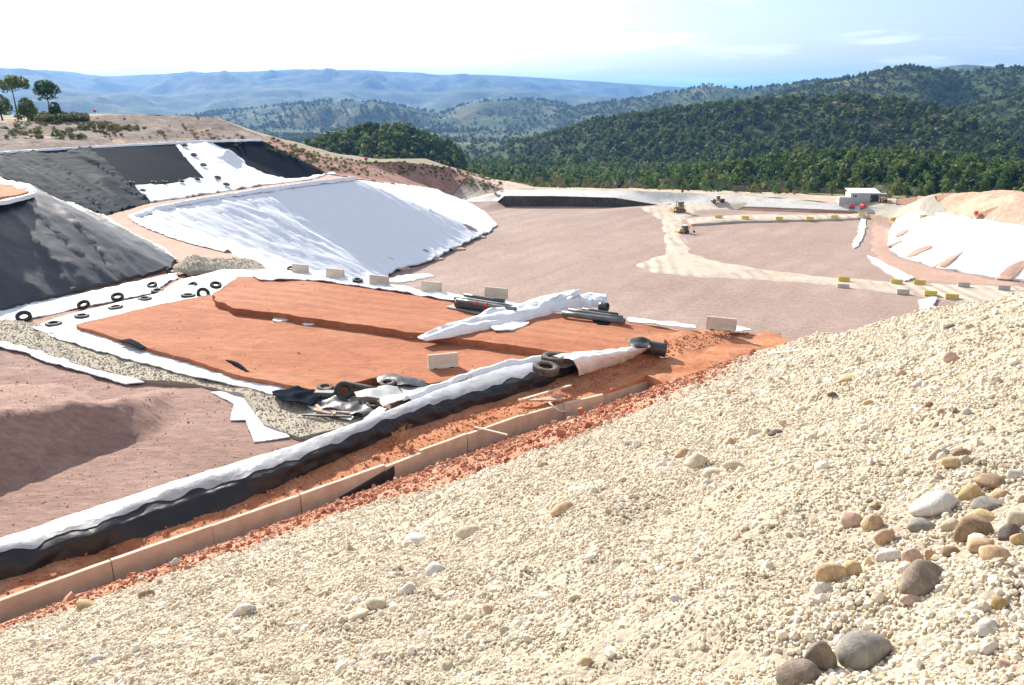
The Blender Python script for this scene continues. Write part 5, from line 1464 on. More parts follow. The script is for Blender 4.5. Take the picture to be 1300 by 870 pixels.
for (px, py, w, lab) in (
    (234, 188, 7.5, 'topmost tyre of the slanting row on the upper white strip'), (246, 200, 7.5, 'second tyre down the upper white strip'), (258, 213, 7.5, 'third tyre down the upper white strip'), (276, 229, 8, 'fourth tyre down the upper white strip'), (287, 238, 8, 'lowest tyre of the row on the upper white strip'),
    (167, 236, 7, 'leftmost tyre along the lower edge of the smooth dark panel'), (181, 246, 7, 'tyre just below the left corner of the smooth dark panel'), (195, 235.5, 7, 'second tyre along the lower edge of the smooth dark panel'), (209, 235, 7, 'third tyre along the lower edge of the smooth dark panel'), (230, 234, 7, 'fourth tyre along the lower edge of the smooth dark panel'), (250, 231, 7, 'rightmost tyre along the lower edge of the smooth dark panel')):
    p = R(px, py); n = TIN.ray_cast(CAMP, ray(px, py).normalized())[1]
    if n.z < 0: n = -n
    d = w * (p - CAMP).dot(FWD) / FPX
    e = n.to_track_quat('Z', 'Y').to_euler()
    tyre(p + n * .62, d, lab, 'black', e, 'tyres on the upper slope')

# ------------------------------------------------------------------ concrete and yellow barriers
def barrier_meshes(m, L, yel=False):
    bm = bmesh.new()
    prof = [(-.27, 0), (-.27, .09), (-.17, .28), (-.10, .95), (.10, .95), (.17, .28), (.27, .09), (.27, 0)]
    bprism(bm, prof, -L / 2, L / 2, bev=.02)
    if not yel:
        pass
    bmesh.ops.recalc_face_normals(bm, faces=bm.faces[:])
    me = bpy.data.meshes.new('body'); bm.to_mesh(me); bm.free(); me.materials.append(m)
    bm = bmesh.new()
    for x in (-L * .28, L * .28):
        bbox(bm, x - .13, x + .13, -.29, .29, -.005, .07)
    me2 = bpy.data.meshes.new('foot_slot'); bm.to_mesh(me2); bm.free(); me2.materials.append(M['darkmetal'])
    bm = bmesh.new()
    bbox(bm, -.05, .05, -.05, .05, .10, .82, M=Matrix.Translation((L / 2 + .012, 0, 0)))
    me3 = bpy.data.meshes.new('end_tongue'); bm.to_mesh(me3); bm.free(); me3.materials.append(m)
    return (me, 'body'), (me2, 'foot_slots'), (me3, 'end_tongue')
BR = {'concrete': barrier_meshes(M['concrete'], 2.0), 'yellow': barrier_meshes(M['yellow'], 2.0, True)}
def barrier(p, rz, label, kind, group, sx=1.0, tilt=0.0):
    t = empty('barrier', p, rz); t.scale = (sx * .86, .86, .86); t.rotation_euler = (tilt, 0, rz)
    for me, nm in BR[kind]:
        o = bpy.data.objects.new(nm, me); C.objects.link(o); o.parent = t
    return tag(t, label, 'barrier', group)
GB = 'concrete barriers on the clay platform'
for px, py, rz, sx, lab in (
    (382, 348, -.42, .9, 'leftmost pale concrete barrier on the rear edge of the platform'), (426, 354, -.40, .95, 'second pale concrete barrier on the rear edge of the platform'), (482, 363, -.42, .98, 'third pale concrete barrier from the left on the rear platform edge'),
    (548, 371, -.38, .92, 'fourth pale concrete barrier from the left on the rear platform edge'), (630, 379, -.36, 1.0, 'tan concrete barrier on the rear edge behind the black pipes'), (915, 419, -.40, 1.05, 'concrete barrier alone at the far right end of the platform')):
    barrier(U(px, py, 18.67), rz, lab, 'concrete', GB, sx)
barrier(U(562, 466.5, 18.2), .32, 'pale concrete barrier standing alone on the lower clay tier', 'concrete', GB, .98, .03)
DB = [bvh_of(road), bvh_of(far_road)]
def on_road(px, py):
    best = None
    for b in DB:
        h = b.ray_cast(CAMP, ray(px, py).normalized())
        if h[0] is not None and (best is None or (h[0] - CAMP).length < (best - CAMP).length): best = h[0]
    return best if best is not None else R(px, py)
GY = 'barriers along the basin roads'
for px, py, kind, rz, lab in (
    (1071, 357, 'yellow', -.12, 'yellow barrier leftmost on the far side of the dirt road'), (1138, 360, 'yellow', -.12, 'yellow barrier second on the far side of the dirt road'), (1167, 361, 'yellow', -.12, 'yellow barrier third on the far side of the dirt road'),
    (1070, 366, 'concrete', -.12, 'tan barrier leftmost on the near side of the dirt road'), (1146, 373, 'concrete', -.14, 'tan barrier in the middle of the near side of the dirt road'), (1181, 375, 'yellow', -.14, 'yellow barrier on the near side of the dirt road'), (1208, 379, 'yellow', -.3, 'yellow barrier at the right end of the near roadside'),
    (1223, 364, 'concrete', -.12, 'tan barrier on the far roadside by the right white slope'), (1274, 368, 'concrete', -.12, 'tan barrier on the far roadside at the right edge'),
    (912, 277, 'yellow', .0, 'yellow barrier at the left start of the causeway'), (946, 278, 'yellow', .0, 'second yellow barrier on the causeway'), (989, 279, 'yellow', .0, 'third yellow barrier on the causeway'), (1028, 279, 'yellow', .0, 'fourth yellow barrier on the causeway'), (1059, 277, 'yellow', .05, 'fifth yellow barrier on the causeway'), (1094, 274, 'yellow', .05, 'yellow barrier at the right end of the causeway'),
    (1173, 277, 'yellow', -.1, 'yellow barrier on top of the right white slope'), (1135, 280, 'yellow', -.1, 'yellow barrier at the far corner of the right white slope')):
    p = on_road(px, py)
    barrier(p - Vector((0, 0, .05)), rz, lab, kind, GY, 1.15)

# ------------------------------------------------------------------ pipes, rolls and sheets on the upper tier
def pipe_obj(name, a, b, r, m, label, cat, group=None, hollow=True, sag=0.0):
    root_m = bmesh.new()
    a, b = Vector(a), Vector(b); mid = (a + b) / 2 - Vector((0, 0, sag))
    d = (b - a).normalized()
    btube(root_m, [a, a.lerp(mid, .5), mid, mid.lerp(b, .5), b], r, 14, caps=False)
    btube(root_m, [a, mid, b], r * .8, 14, caps=False)
    # annulus ends
    root_m.verts.ensure_lookup_table()
    vs = root_m.verts
    o1, i1 = [vs[k] for k in range(14)], [vs[70 + k] for k in range(14)]
    o2, i2 = [vs[56 + k] for k in range(14)], [vs[70 + 28 + k] for k in range(14)]
    for oo, ii in ((o1, i1), (o2, i2)):
        for k in range(14):
            try: root_m.faces.new((oo[k], oo[(k + 1) % 14], ii[(k + 1) % 14], ii[k]))
            except ValueError: pass
    o = bm_obj(name, root_m, m, None, True)
    return tag(o, label, cat, group)
ZU = 18.7
GPI = 'black pipes stacked on the upper clay tier'
pipe_obj('liner_roll', U(580, 385, ZU + .32), U(653, 397, ZU + .32), .33, M['pipe'], 'thick black roll at the front of the left pipe stack', 'roll', GPI)
pipe_obj('pipe', U(578, 378, ZU + .3), U(650, 390, ZU + .3), .17, M['pipegrey'], 'grey-green pipe behind the thick black roll', 'pipe', GPI)
pipe_obj('pipe', U(580, 381, ZU + .62), U(655, 393, ZU + .60), .14, M['pipegrey'], 'thin grey-green pipe with orange bands on top of the black roll', 'pipe', GPI)
pipe_obj('pipe', U(590, 375, ZU + .18), U(640, 383, ZU + .18), .15, M['pipe'], 'short black pipe at the back of the left pipe stack', 'pipe', GPI)
for k, (px, py) in enumerate(((604, 385), (617, 387))):
    p = U(px, py, ZU + .62); d = (U(655, 393, ZU + .6) - U(580, 381, ZU + .62)).normalized()
    bm = bmesh.new(); btube(bm, [p - d * .1, p + d * .1], .15, 12)
    tag(bm_obj('strap', bm, M['redplastic']), ['left orange band round the thin grey pipe', 'right orange band round the thin grey pipe'][k], 'strap', 'orange pipe bands')
pipe_obj('pipe', U(714, 398, ZU + .2), U(793, 408, ZU + .2), .19, M['pipegrey'], 'front grey-green pipe of the right pipe stack', 'pipe', GPI)
pipe_obj('pipe', U(722, 394, ZU + .25), U(790, 404, ZU + .25), .16, M['pipegrey'], 'middle grey-green pipe of the right pipe stack', 'pipe', GPI)
pipe_obj('pipe', U(740, 393, ZU + .2), U(784, 400, ZU + .2), .14, M['pipe'], 'short black pipe at the back of the right pipe stack', 'pipe', GPI)
flat_sheet([(566, 390), (580, 386), (656, 396), (642, 404), (620, 402)], ZU, 'flat grey sheet in front of the left pipe stack', seed=21, off=.06, amp=.02, m='greysheet', name='grey_sheet', cat='sheet', rag=.03)
flat_sheet([(752, 407), (775, 409), (772, 412), (758, 411)], ZU, 'small dark sheet in front of the right pipe stack', seed=22, off=.05, amp=.02, m='linermatte', name='liner_scrap', cat='sheet', rag=.02)

# the long rumpled white roll across the upper tier
def rumple(name, path, widths, heights, m, label, cat, z, seed=0, n=70, seg=14):
    pts = resample([U(x, y, z) for x, y in path], n)
    verts, faces = [], []
    for i, p in enumerate(pts):
        t = (pts[min(i + 1, n - 1)] - pts[max(i - 1, 0)]).normalized(); nn = Vector((-t.y, t.x, 0))
        u = i / (n - 1)
        w = np.interp(u, np.linspace(0, 1, len(widths)), widths); h = np.interp(u, np.linspace(0, 1, len(heights)), heights)
        for k in range(seg + 1):
            a = math.pi * k / seg
            s_ = math.cos(a); hh = math.sin(a) ** .7
            fold = (abs(n3(i * .05, k * .75, seed)) - .25) * 1.1 + .18 * n3(i * .25, k * .5, seed + 4)
            q = p + nn * s_ * w * .5 * (1 + .2 * n3(i * .2, k * .2, seed + 8))
            verts.append((q.x, q.y, z + max(.0, hh * h * (1 + fold)) - .02))
    for i in range(n - 1):
        for k in range(seg):
            a = i * (seg + 1) + k; faces.append((a, a + 1, a + seg + 2, a + seg + 1))
    faces.append(list(range(seg, -1, -1))); faces.append([(n - 1) * (seg + 1) + k for k in range(seg + 1)])
    return tag(mesh_obj(name, verts, faces, m, None, True), label, cat)
rumple('geotextile_roll', [(536, 431), (575, 422), (625, 410), (670, 399), (712, 387), (733, 384)], [.9, 1.7, 2.0, 2.2, 2.0, 1.2], [.25, .5, .6, .8, 1.0, .9], M['white'], 'long rumpled white geotextile lying across the upper clay tier', 'geotextile', 18.66, 3)
rumple('geotextile_roll', [(706, 392), (730, 388), (752, 387), (768, 389)], [1.0, 1.5, 1.6, .9], [.6, .9, .8, .7], M['white'], 'white geotextile roll end above the right pipe stack', 'geotextile', 18.66, 7, n=30)
pipe_obj('roll_core', U(762, 389, ZU + .45), U(771, 390.5, ZU + .45), .32, M['pipe'], 'dark end of the white roll above the right pipes', 'roll')
flat_sheet([(623, 418), (628, 421), (650, 420), (672, 411), (664, 409), (640, 412)], 18.68, 'torn white flap with dark lining under the long white roll', seed=25, off=.12, amp=.12, rag=.05)
def board(p0, p1, w, t, m, label, name='plank', cat='plank', group=None, z=None):
    a, b = Vector(p0), Vector(p1); d = b - a; L = d.length
    bm = bmesh.new(); bbox(bm, 0, L, -w / 2, w / 2, 0, t, bev=min(w, t) * .12)
    o = bm_obj(name, bm, m); o.location = a
    o.rotation_euler = d.to_track_quat('X', 'Z').to_euler()
    return tag(o, label, cat, group)
board(U(488, 420, 18.25), U(525, 429, 18.3), .34, .06, M['greysheet'], 'grey-white board lying at the foot of the clay step', 'board', 'board')
for k, (px, py, w) in enumerate(((356, 406, 24), (393, 411, 16))):
    p = U(px, py, 18.22); ww = w * (p - CAMP).dot(FWD) / FPX / 2
    po = [p + Vector((math.cos(a) * ww, math.sin(a) * ww * .8, 0)) for a in [q * .7 for q in range(9)]]
    tag(drape('geotextile_scrap', po, .2, M['white'], zf=lambda x, y: 18.22 + .12 * max(0, n3(x * 2, y * 2, 3)), off=.04, skirt=.1, rag=.2, ragf=1.5, seed=k), ['left white scrap at the foot of the clay step', 'right round white scrap at the foot of the clay step'][k], 'scrap', 'white scraps at the clay step')

flat_sheet([(918, 418), (935, 414), (955, 419), (940, 422), (925, 422)], 18.5, 'crumpled white scrap beside the barrier at the right end of the platform', seed=28, off=.12, amp=.14, rag=.1)
flat_sheet([(798, 404), (830, 408), (880, 414), (884, 418), (840, 414), (800, 409)], 18.6, 'torn tan-white sheet edge along the rear right platform rim', seed=29, off=.08, amp=.12, rag=.2)
# ------------------------------------------------------------------ debris pile between platform and berm
def scrap(px, z, label, m, name='liner_scrap', cat='scrap', amp=.12, tilt=(0, 0), seed=0, step=.18, bulge=0.0):
    pl = [U(a, b, z) for a, b in px]
    cx_ = sum(p.x for p in pl) / len(pl); cy_ = sum(p.y for p in pl) / len(pl)
    zf = lambda x, y: z + tilt[0] * (x - cx_) + tilt[1] * (y - cy_) + amp * n3(x * 1.3, y * 1.3, seed) + bulge * max(0, 1 - math.hypot(x - cx_, y - cy_) / 1.6)
    o = drape(name, pl, step, M[m], zf=zf, off=.05, skirt=.06, rag=.05, ragf=2, seed=seed)
    return tag(o, label, cat, 'debris between the platform and the berm')
scrap([(478, 482), (500, 477), (540, 487), (545, 492), (500, 492), (480, 488)], 18.15, 'black sheet with a raised edge at the back of the debris pile', 'bermliner', seed=1, bulge=.25)
scrap([(505, 490), (545, 490), (560, 500), (540, 512), (515, 505)], 18.1, 'grey sheet at the right of the debris pile', 'greysheet', seed=2, amp=.15)
scrap([(450, 500), (478, 494), (505, 492), (512, 503), (490, 510), (452, 506)], 18.25, 'pale grey-white sheet in the middle of the debris pile', 'greysheet', seed=3, amp=.12, bulge=.2)
scrap([(482, 509), (520, 500), (524, 504), (500, 515), (486, 518)], 18.3, 'folded white sheet at the front of the debris pile', 'white', name='geotextile_scrap', seed=4, amp=.12, bulge=.15)
scrap([(400, 512), (420, 502), (450, 508), (475, 522), (470, 530), (440, 524), (410, 518)], 18.05, 'black rumpled liner along the lower left of the debris pile', 'bermliner', seed=5, amp=.25)
scrap([(345, 497), (375, 492), (402, 497), (408, 506), (395, 514), (370, 512), (350, 505)], 18.1, 'black liner flap at the left of the debris pile', 'linermatte', seed=6, amp=.22)
scrap([(150, 434), (165, 432), (185, 442), (178, 444)], 18.15, 'small black liner flap at the left platform edge', 'linermatte', seed=16, amp=.06, bulge=.15)
scrap([(286, 458), (294, 459), (318, 474), (312, 474)], 18.15, 'narrow black liner flap at the lower platform edge', 'linermatte', seed=17, amp=.05, bulge=.15)
scrap([(390, 516), (420, 520), (450, 530), (445, 534), (405, 524)], 17.9, 'thin white scrap under the black rumpled liner', 'white', name='geotextile_scrap', seed=7, amp=.06)
scrap([(462, 532), (482, 517), (490, 520), (475, 536)], 18.3, 'small white flap beside the berm at the debris pile', 'white', name='geotextile_scrap', seed=8, amp=.06)
scrap([(575, 490), (586, 478), (600, 470), (606, 473), (590, 488)], 18.75, 'tan fold at the back of the berm by the lone barrier', 'greysheet', seed=9, amp=.1)
board(U(384, 528, 17.95), U(446, 530, 17.95), .14, .08, M['darkmetal'], 'dark bar lying on the pebbles at the debris pile', 'bar', 'bar')
board(U(400, 502, 17.95), U(425, 503, 17.95), .5, .25, M['pipegrey'], 'grey-green board at the left of the debris pile', 'board', 'board')
pipe_obj('pipe', U(436, 487, 18.35), U(478, 495, 18.3), .16, M['dustrubber'], 'dusty dark pipe behind the tilted tyre in the debris pile', 'pipe')
for k, (a, b) in enumerate((((398, 521), (420, 526)), ((420, 523), (445, 525)), ((426, 519), (424, 527)), ((402, 515), (408, 523)))):
    board(U(*a, 18.0), U(*b, 18.02), .16, .07, M['wood'], ['reddish plank at the left of the broken pallet', 'reddish plank at the right of the broken pallet', 'short upright plank of the broken pallet', 'thin reddish stick beside the broken pallet'][k], 'plank', 'plank', 'broken pallet wood')
board(U(466, 540, 18.1), U(425, 556, 18.0), .5, .06, M['linermatte'], 'black strip between the berm and the pebble drain', 'liner_strip', 'scrap')
# black bundle at the far end of the berm
scrap([(797, 440), (815, 434), (826, 438), (822, 447), (803, 446)], 19.15, 'crumpled black liner bundle at the far end of the berm', 'bermliner', seed=11, amp=.3, bulge=.6)
pipe_obj('liner_roll', U(822, 441, 19.05), U(846, 445, 18.95), .40, M['pipe'], 'black liner roll at the far end of the berm', 'roll')

# planks, stick and hose by the wall
GPL = 'planks left on the red soil beside the wall'
board(U(663, 508, 18.3), U(725, 490, 18.35), .16, .07, M['woodpale'], 'long pale plank slanting over the red soil by the berm', group=GPL)
board(U(658, 509, 18.22), U(713, 508, 18.25), .3, .08, M['wood'], 'brown plank under the long pale plank', group=GPL)
board(U(690, 508, 18.2), U(716, 503, 18.2), .25, .1, M['wood'], 'short brown plank at the right of the plank pile', group=GPL)
board(U(602, 543, 18.16), U(644, 553, 18.2), .11, .06, M['woodpale'], 'pale stick lying across the wall top', 'stick', 'stick')
bm = bmesh.new()
btube(bm, [U(697, 511, 18.3), U(703, 517, 18.22), U(711, 522, 17.9), U(722, 523, 17.7)], .045, 6)
tag(bm_obj('hose', bm, M['rope'], None, True), 'pale hose hanging over the wall beside the planks', 'hose')
bm = bmesh.new()
hp = [R(px, py, HILL) + Vector((0, 0, .04)) for px, py in ((957, 449), (985, 449), (1015, 446), (1050, 443))]
btube(bm, hp, .035, 6)
tag(bm_obj('hose', bm, M['rope'], None, True), 'thin pale hose lying near the crest of the gravel slope', 'hose')
bm = bmesh.new()
pr = U(634, 551, 18.2)
# small dry weeds by the wall
def weed(px, py, h, label, seed):
    p = U(px, py, 18.05); r = random.Random(seed); bm = bmesh.new()
    for _ in range(26):
        a = r.uniform(0, 6.28); l = h * r.uniform(.5, 1.1); lean = r.uniform(.1, .6)
        q1 = Vector((math.cos(a) * l * lean * .4, math.sin(a) * l * lean * .4, l * .55)); q2 = Vector((math.cos(a) * l * lean, math.sin(a) * l * lean, l))
        btube(bm, [(0, 0, 0), q1, q2], [.012, .009, .004], 4)
        for _k in range(3):
            b = r.uniform(.3, .95); c = q1.lerp(q2, b); d = Vector((r.uniform(-1, 1), r.uniform(-1, 1), r.uniform(0, 1))) * l * .22
            btube(bm, [c, c + d], [.006, .003], 3)
    o = bm_obj('dry_weed', bm, M['twig']); o.location = p
    tag(o, label, 'weed', 'dry weeds on the red soil')
weed(514, 566, .9, 'taller dry reddish weed between berm and wall', 1)
weed(502, 562, .55, 'shorter dry weed left of the taller one by the berm', 2)

# ------------------------------------------------------------------ clods scattered over the terrace soils
bf_kinds = [rock_mesh('fill_clod', 60 + i, mat_variants('fill_clod_soil%d' % i, [(0, (.29, .175, .135)), (.6, (.38, .24, .195)), (1, (.46, .33, .28))], scale=8), 1, .4, .7) for i in range(3)] + [rock_mesh('clay_clod', 70 + i, M['clod'], 1, .4, .7) for i in range(3)]
pp, prot, pscl, pidx = [], [], [], []
for o_, n, base, smin in ((brown, 6000, 0, .045), (platform_low, 2200, 3, .04), (platform_up, 2200, 3, .04)):
    bv = bvh_of(o_); co = np.array([v.co[:] for v in o_.data.vertices])
    x0, x1, y0, y1 = max(-32, co[:, 0].min()), co[:, 0].max(), co[:, 1].min(), co[:, 1].max()
    k = 0
    while k < n:
        k += 1
        x, y = x0 + rs.rand() * (x1 - x0), y0 + rs.rand() * (y1 - y0)
        h = bv.ray_cast(Vector((x, y, 100)), Vector((0, 0, -1)))
        if h[0] is None: continue
        q = smin * math.exp(rs.randn() * .45)
        pp.append((x, y, h[0].z + q * .05)); prot.append(rs.rand(3) * 6.28); pscl.append((q, q * .8, q * .7)); pidx.append(base + rs.randint(0, 3))
instancer('terrace_clods', pp, prot, pscl, pidx, bf_kinds, label='small soil clods strewn over the terrace fill', cat='clods')

# ------------------------------------------------------------------ machines, shed and markers
def wheel(parent, x, y, r, w):
    bm = bmesh.new()
    blathe(bm, [(r * .5, -w / 2), (r * .9, -w / 2), (r, -w * .35), (r, w * .35), (r * .9, w / 2), (r * .5, w / 2)], 20, Matrix.Translation((x, y, r)) @ Matrix.Rotation(math.pi / 2, 4, 'X'))
    t = bm_obj('wheel', bm, M['rubber'], parent)
    bm = bmesh.new(); btube(bm, [(x, y - w * .46, r), (x, y + w * .46, r)], r * .52, 14)
    bm_obj('rim', bm, M['darkmetal'], t)
def backhoe(p, rz, label):
    t = empty('backhoe_loader', p, rz); m = M['machine_yellow']
    bm = bmesh.new(); bbox(bm, -1.3, 1.2, -.45, .45, .55, 1.15, .05); bbox(bm, .35, 1.75, -.42, .42, 1.1, 1.6, .08); bm_obj('chassis', bm, m, t)
    bm = bmesh.new(); bbox(bm, -1.0, .3, -.62, .62, 1.2, 2.5, .08); c = bm_obj('cab', bm, M['glass'], t)
    bm = bmesh.new()
    for x in (-1.0, -.35, .28):
        for y in (-.62, .62): bbox(bm, x - .05, x + .05, y - .05, y + .05, 1.15, 2.52)
    bm_obj('cab_frame', bm, M['darkmetal'], c)
    bm = bmesh.new(); bbox(bm, -1.1, .4, -.72, .72, 2.5, 2.62, .03); bm_obj('cab_roof', bm, M['shedroof'], c)
    for y in (-.75, .75):
        wheel(t, -.75, y, .62, .42); wheel(t, 1.25, y, .42, .32)
    bm = bmesh.new()
    for y in (-.5, .5): btube(bm, [(.3, y, 1.2), (1.6, y, 1.2), (2.35, y, .5)], .09, 6)
    bm_obj('loader_arm', bm, m, t)
    bm = bmesh.new(); bprism(bm, [(-1.0, .1), (1.0, .1), (1.0, .9), (-1.0, .9)], 2.3, 2.45); bprism(bm, [(-1.0, .08), (1.0, .08), (1.0, .18), (-1.0, .18)], 2.4, 2.95); bm_obj('loader_bucket', bm, m, t)
    bm = bmesh.new(); btube(bm, [(-1.3, 0, .9), (-2.1, 0, 2.2), (-3.0, 0, 2.75)], [.2, .18, .14], 8); bm_obj('boom', bm, m, t)
    bm = bmesh.new(); btube(bm, [(-2.95, 0, 2.8), (-3.35, 0, 1.6), (-3.45, 0, .6)], [.15, .14, .1], 8); bm_obj('dipper_arm', bm, m, t)
    bm = bmesh.new(); bprism(bm, [(-.3, .1), (.3, .1), (.35, .75), (-.35, .75)], -3.75, -3.3); bm_obj('digging_bucket', bm, M['darkmetal'], t)
    return tag(t, label, 'backhoe')
pm = on_road(868, 297)
bh = backhoe(pm, math.radians(200), 'yellow backhoe with blue-glazed cab on the pale dirt road')
bh.scale = (.82,) * 3
def dozer(p, rz, label):
    t = empty('bulldozer', p, rz); m = M['machine_tan']
    for y in (-.95, .95):
        bm = bmesh.new(); bprism(bm, [(-1.6, .15), (-1.25, 0), (1.25, 0), (1.6, .15), (1.7, .45), (1.35, .85), (-1.35, .85), (-1.7, .45)], y - .28, y + .28, M=Matrix.Rotation(math.pi / 2, 4, 'Z') @ Matrix.Scale(-1, 4, (0, 1, 0)), bev=.03)
        tr = bm_obj('track', bm, M['darkmetal'], t)
        bm = bmesh.new()
        for x in (-1.2, -.4, .4, 1.2): btube(bm, [(x, y - .3, .42), (x, y + .3, .42)], .22, 10)
        bm_obj('roller', bm, m, tr)
    bm = bmesh.new(); bbox(bm, -1.3, 1.5, -.65, .65, .6, 1.5, .08); bm_obj('body', bm, m, t)
    bm = bmesh.new(); bbox(bm, -1.1, .2, -.7, .7, 1.5, 2.7, .08); c = bm_obj('cab', bm, M['glass'], t)
    bm = bmesh.new(); bbox(bm, -1.25, .35, -.85, .85, 2.7, 2.85, .03); bm_obj('cab_roof', bm, m, c)
    bm = bmesh.new(); bprism(bm, [(-1.6, .05), (1.6, .05), (1.6, 1.15), (-1.6, 1.15)], 2.1, 2.25, bev=.03); bm_obj('blade', bm, m, t)
    bm = bmesh.new()
    for y in (-1.3, 1.3): btube(bm, [(0, y, .5), (2.1, y, .45)], .1, 6)
    bm_obj('push_arm', bm, m, t)
    bm = bmesh.new(); btube(bm, [(.9, .2, 1.5), (.9, .2, 3.2)], .08, 8); bm_obj('exhaust', bm, M['darkmetal'], t)
    return tag(t, label, 'bulldozer')
dozer(R(862, 270.5) + Vector((0, 0, .4)), math.radians(190), 'tan tracked bulldozer at the far end of the dirt road')
def roller_machine(p, rz, label):
    t = empty('road_roller', p, rz); m = M['machine_orange']
    bm = bmesh.new(); btube(bm, [(1.3, -.8, .6), (1.3, .8, .6)], .6, 20); bm_obj('drum', bm, M['darkmetal'], t)
    bm = bmesh.new()
    for y in (-.9, .9): bbox(bm, .2, 1.5, y - .06, y + .06, .5, .8)
    bbox(bm, .2, .4, -.95, .95, .5, .9); bm_obj('drum_frame', bm, m, t)
    bm = bmesh.new(); bbox(bm, -2.0, -.1, -.7, .7, .6, 1.25, .08); bm_obj('engine_cover', bm, m, t)
    for y in (-.75, .75): wheel(t, -1.2, y, .6, .4)
    bm = bmesh.new(); bbox(bm, -.5, .35, -.6, .6, 1.0, 2.1, .05); c = bm_obj('cab', bm, M['glass'], t)
    bm = bmesh.new(); bbox(bm, -.6, .45, -.7, .7, 2.1, 2.2, .03); bm_obj('cab_roof', bm, M['shedroof'], c)
    return tag(t, label, 'roller')
r1 = roller_machine(R(911, 258.5) + Vector((0, 0, .2)), math.radians(185), 'orange roller standing on the pale embankment far behind')
r2 = copy_tree(r1); r2.location = R(1121, 257) + Vector((0, 0, .3)); r2.rotation_euler = (0, 0, 1.2); r2['label'] = 'orange roller parked at the right end of the white shed'
def generator(p, rz, label):
    t = empty('site_generator', p, rz)
    bm = bmesh.new(); bbox(bm, -.9, .9, -.5, .5, .5, 1.5, .1); bm_obj('housing', bm, M['machine_red'], t)
    for y in (-.55, .55): wheel(t, 0, y, .35, .2)
    bm = bmesh.new(); btube(bm, [(.8, 0, .6), (1.8, 0, .45)], .06, 6); btube(bm, [(1.7, 0, .45), (1.7, 0, 0)], .04, 6); bm_obj('drawbar', bm, M['darkmetal'], t)
    bm = bmesh.new(); btube(bm, [(-.5, .2, 1.5), (-.5, .2, 2.0)], .06, 6); bm_obj('exhaust', bm, M['darkmetal'], t)
    return tag(t, label, 'generator', 'red machines in front of the shed')
generator(R(1081, 266) + Vector((0, 0, .2)), 1.3, 'left one of two small red machines in front of the shed')
generator(R(1095, 267) + Vector((0, 0, .2)), 1.8, 'right one of two small red machines in front of the shed')
def shed():
    p = R(1101, 258.5) + Vector((0, 4, 0)); t = empty('site_shed', p, -.10)
    hx, hy, h = 4.0, 2.8, 2.7
    bm = bmesh.new(); bbox(bm, -hx, hx, -hy, hy, -.5, h); w = bm_obj('wall', bm, M['shedwall'], t)
    bm = bmesh.new()
    for k in range(20):
        x = -hx + .25 + k * (2 * hx - .5) / 19; bbox(bm, x - .05, x + .05, -hy - .03, -hy - .002, 0, h - .05)
    bm_obj('wall_rib', bm, M['shedwall'], w)
    bm = bmesh.new(); bprism(bm, [(-hy - .3, h), (hy + .3, h + .75), (hy + .3, h + .9), (-hy - .3, h + .15)], -hx - .25, hx + .25, bev=.02); bm_obj('roof', bm, M['shedroof'], t)
    bm = bmesh.new(); bbox(bm, 1.5, 3.6, -hy - .06, -hy - .001, 0, 2.4); d = bm_obj('door', bm, M['darkmetal'], t)
    bm = bmesh.new(); bbox(bm, 1.7, 1.8, -hy - .1, -hy - .06, 1.0, 1.2); bm_obj('handle', bm, M['shedroof'], d)
    bm = bmesh.new(); bbox(bm, -3.5, -2.2, -hy - .05, -hy - .001, 1.4, 2.3); d = bm_obj('window', bm, M['glass'], t)
    bm = bmesh.new()
    for a in ((-3.6, -3.5, 1.3, 2.4), (-2.2, -2.1, 1.3, 2.4), (-3.5, -2.2, 1.3, 1.4), (-3.5, -2.2, 2.3, 2.4)): bbox(bm, a[0], a[1], -hy - .07, -hy - .001, a[2], a[3])
    bm_obj('frame', bm, M['shedroof'], d)
    tag(t, 'small white-roofed grey shed at the far right edge of the basin', 'shed')
    p2 = R(1080, 261) + Vector((0, 2, 0)); c = empty('storage_container', p2, -.05)
    bm = bmesh.new(); bbox(bm, -3.0, 3.0, -1.2, 1.2, -.3, 2.2, .04); bm_obj('box', bm, M['shedwall'], c)
    bm = bmesh.new()
    for k in range(14):
        x = -2.8 + k * .43; bbox(bm, x - .06, x + .06, -1.24, -1.19, 0, 2.1)
    bm_obj('corrugation', bm, M['shedwall'], c)
    bm = bmesh.new(); bbox(bm, 2.98, 3.04, -1.1, 1.1, .1, 2.1); bm_obj('door', bm, M['shedroof'], c)
    tag(c, 'low grey container in front of the left end of the shed', 'container')
shed()
def marker(p, s, label):
    t = empty('red_marker', p); t.scale = (s, s, s)
    bm = bmesh.new(); btube(bm, [(0, 0, 0), (0, 0, 1.6)], .05, 8); bm_obj('post', bm, M['darkmetal'], t)
    bm = bmesh.new(); blathe(bm, [(.02, .7), (.42, .7), (.45, .8), (.45, 1.35), (.42, 1.45), (.02, 1.45)], 16); bm_obj('drum', bm, M['redplastic'], t)
    bm = bmesh.new(); bbox(bm, -.35, .35, -.35, .35, 0, .12, .02); bm_obj('base', bm, M['shedroof'], t)
    tag(t, label, 'marker', 'red markers round the site')
marker(R(121, 147) + Vector((0, 0, .3)), 1.0, 'red marker on the left hilltop near the pines')
marker(R(465, 208.5) + Vector((0, 0, .3)), 1.05, 'red marker on the earth ridge above the white slope')
marker(R(1238, 279) + Vector((0, 0, .5)), .95, 'red marker among the spoil mounds on the right')

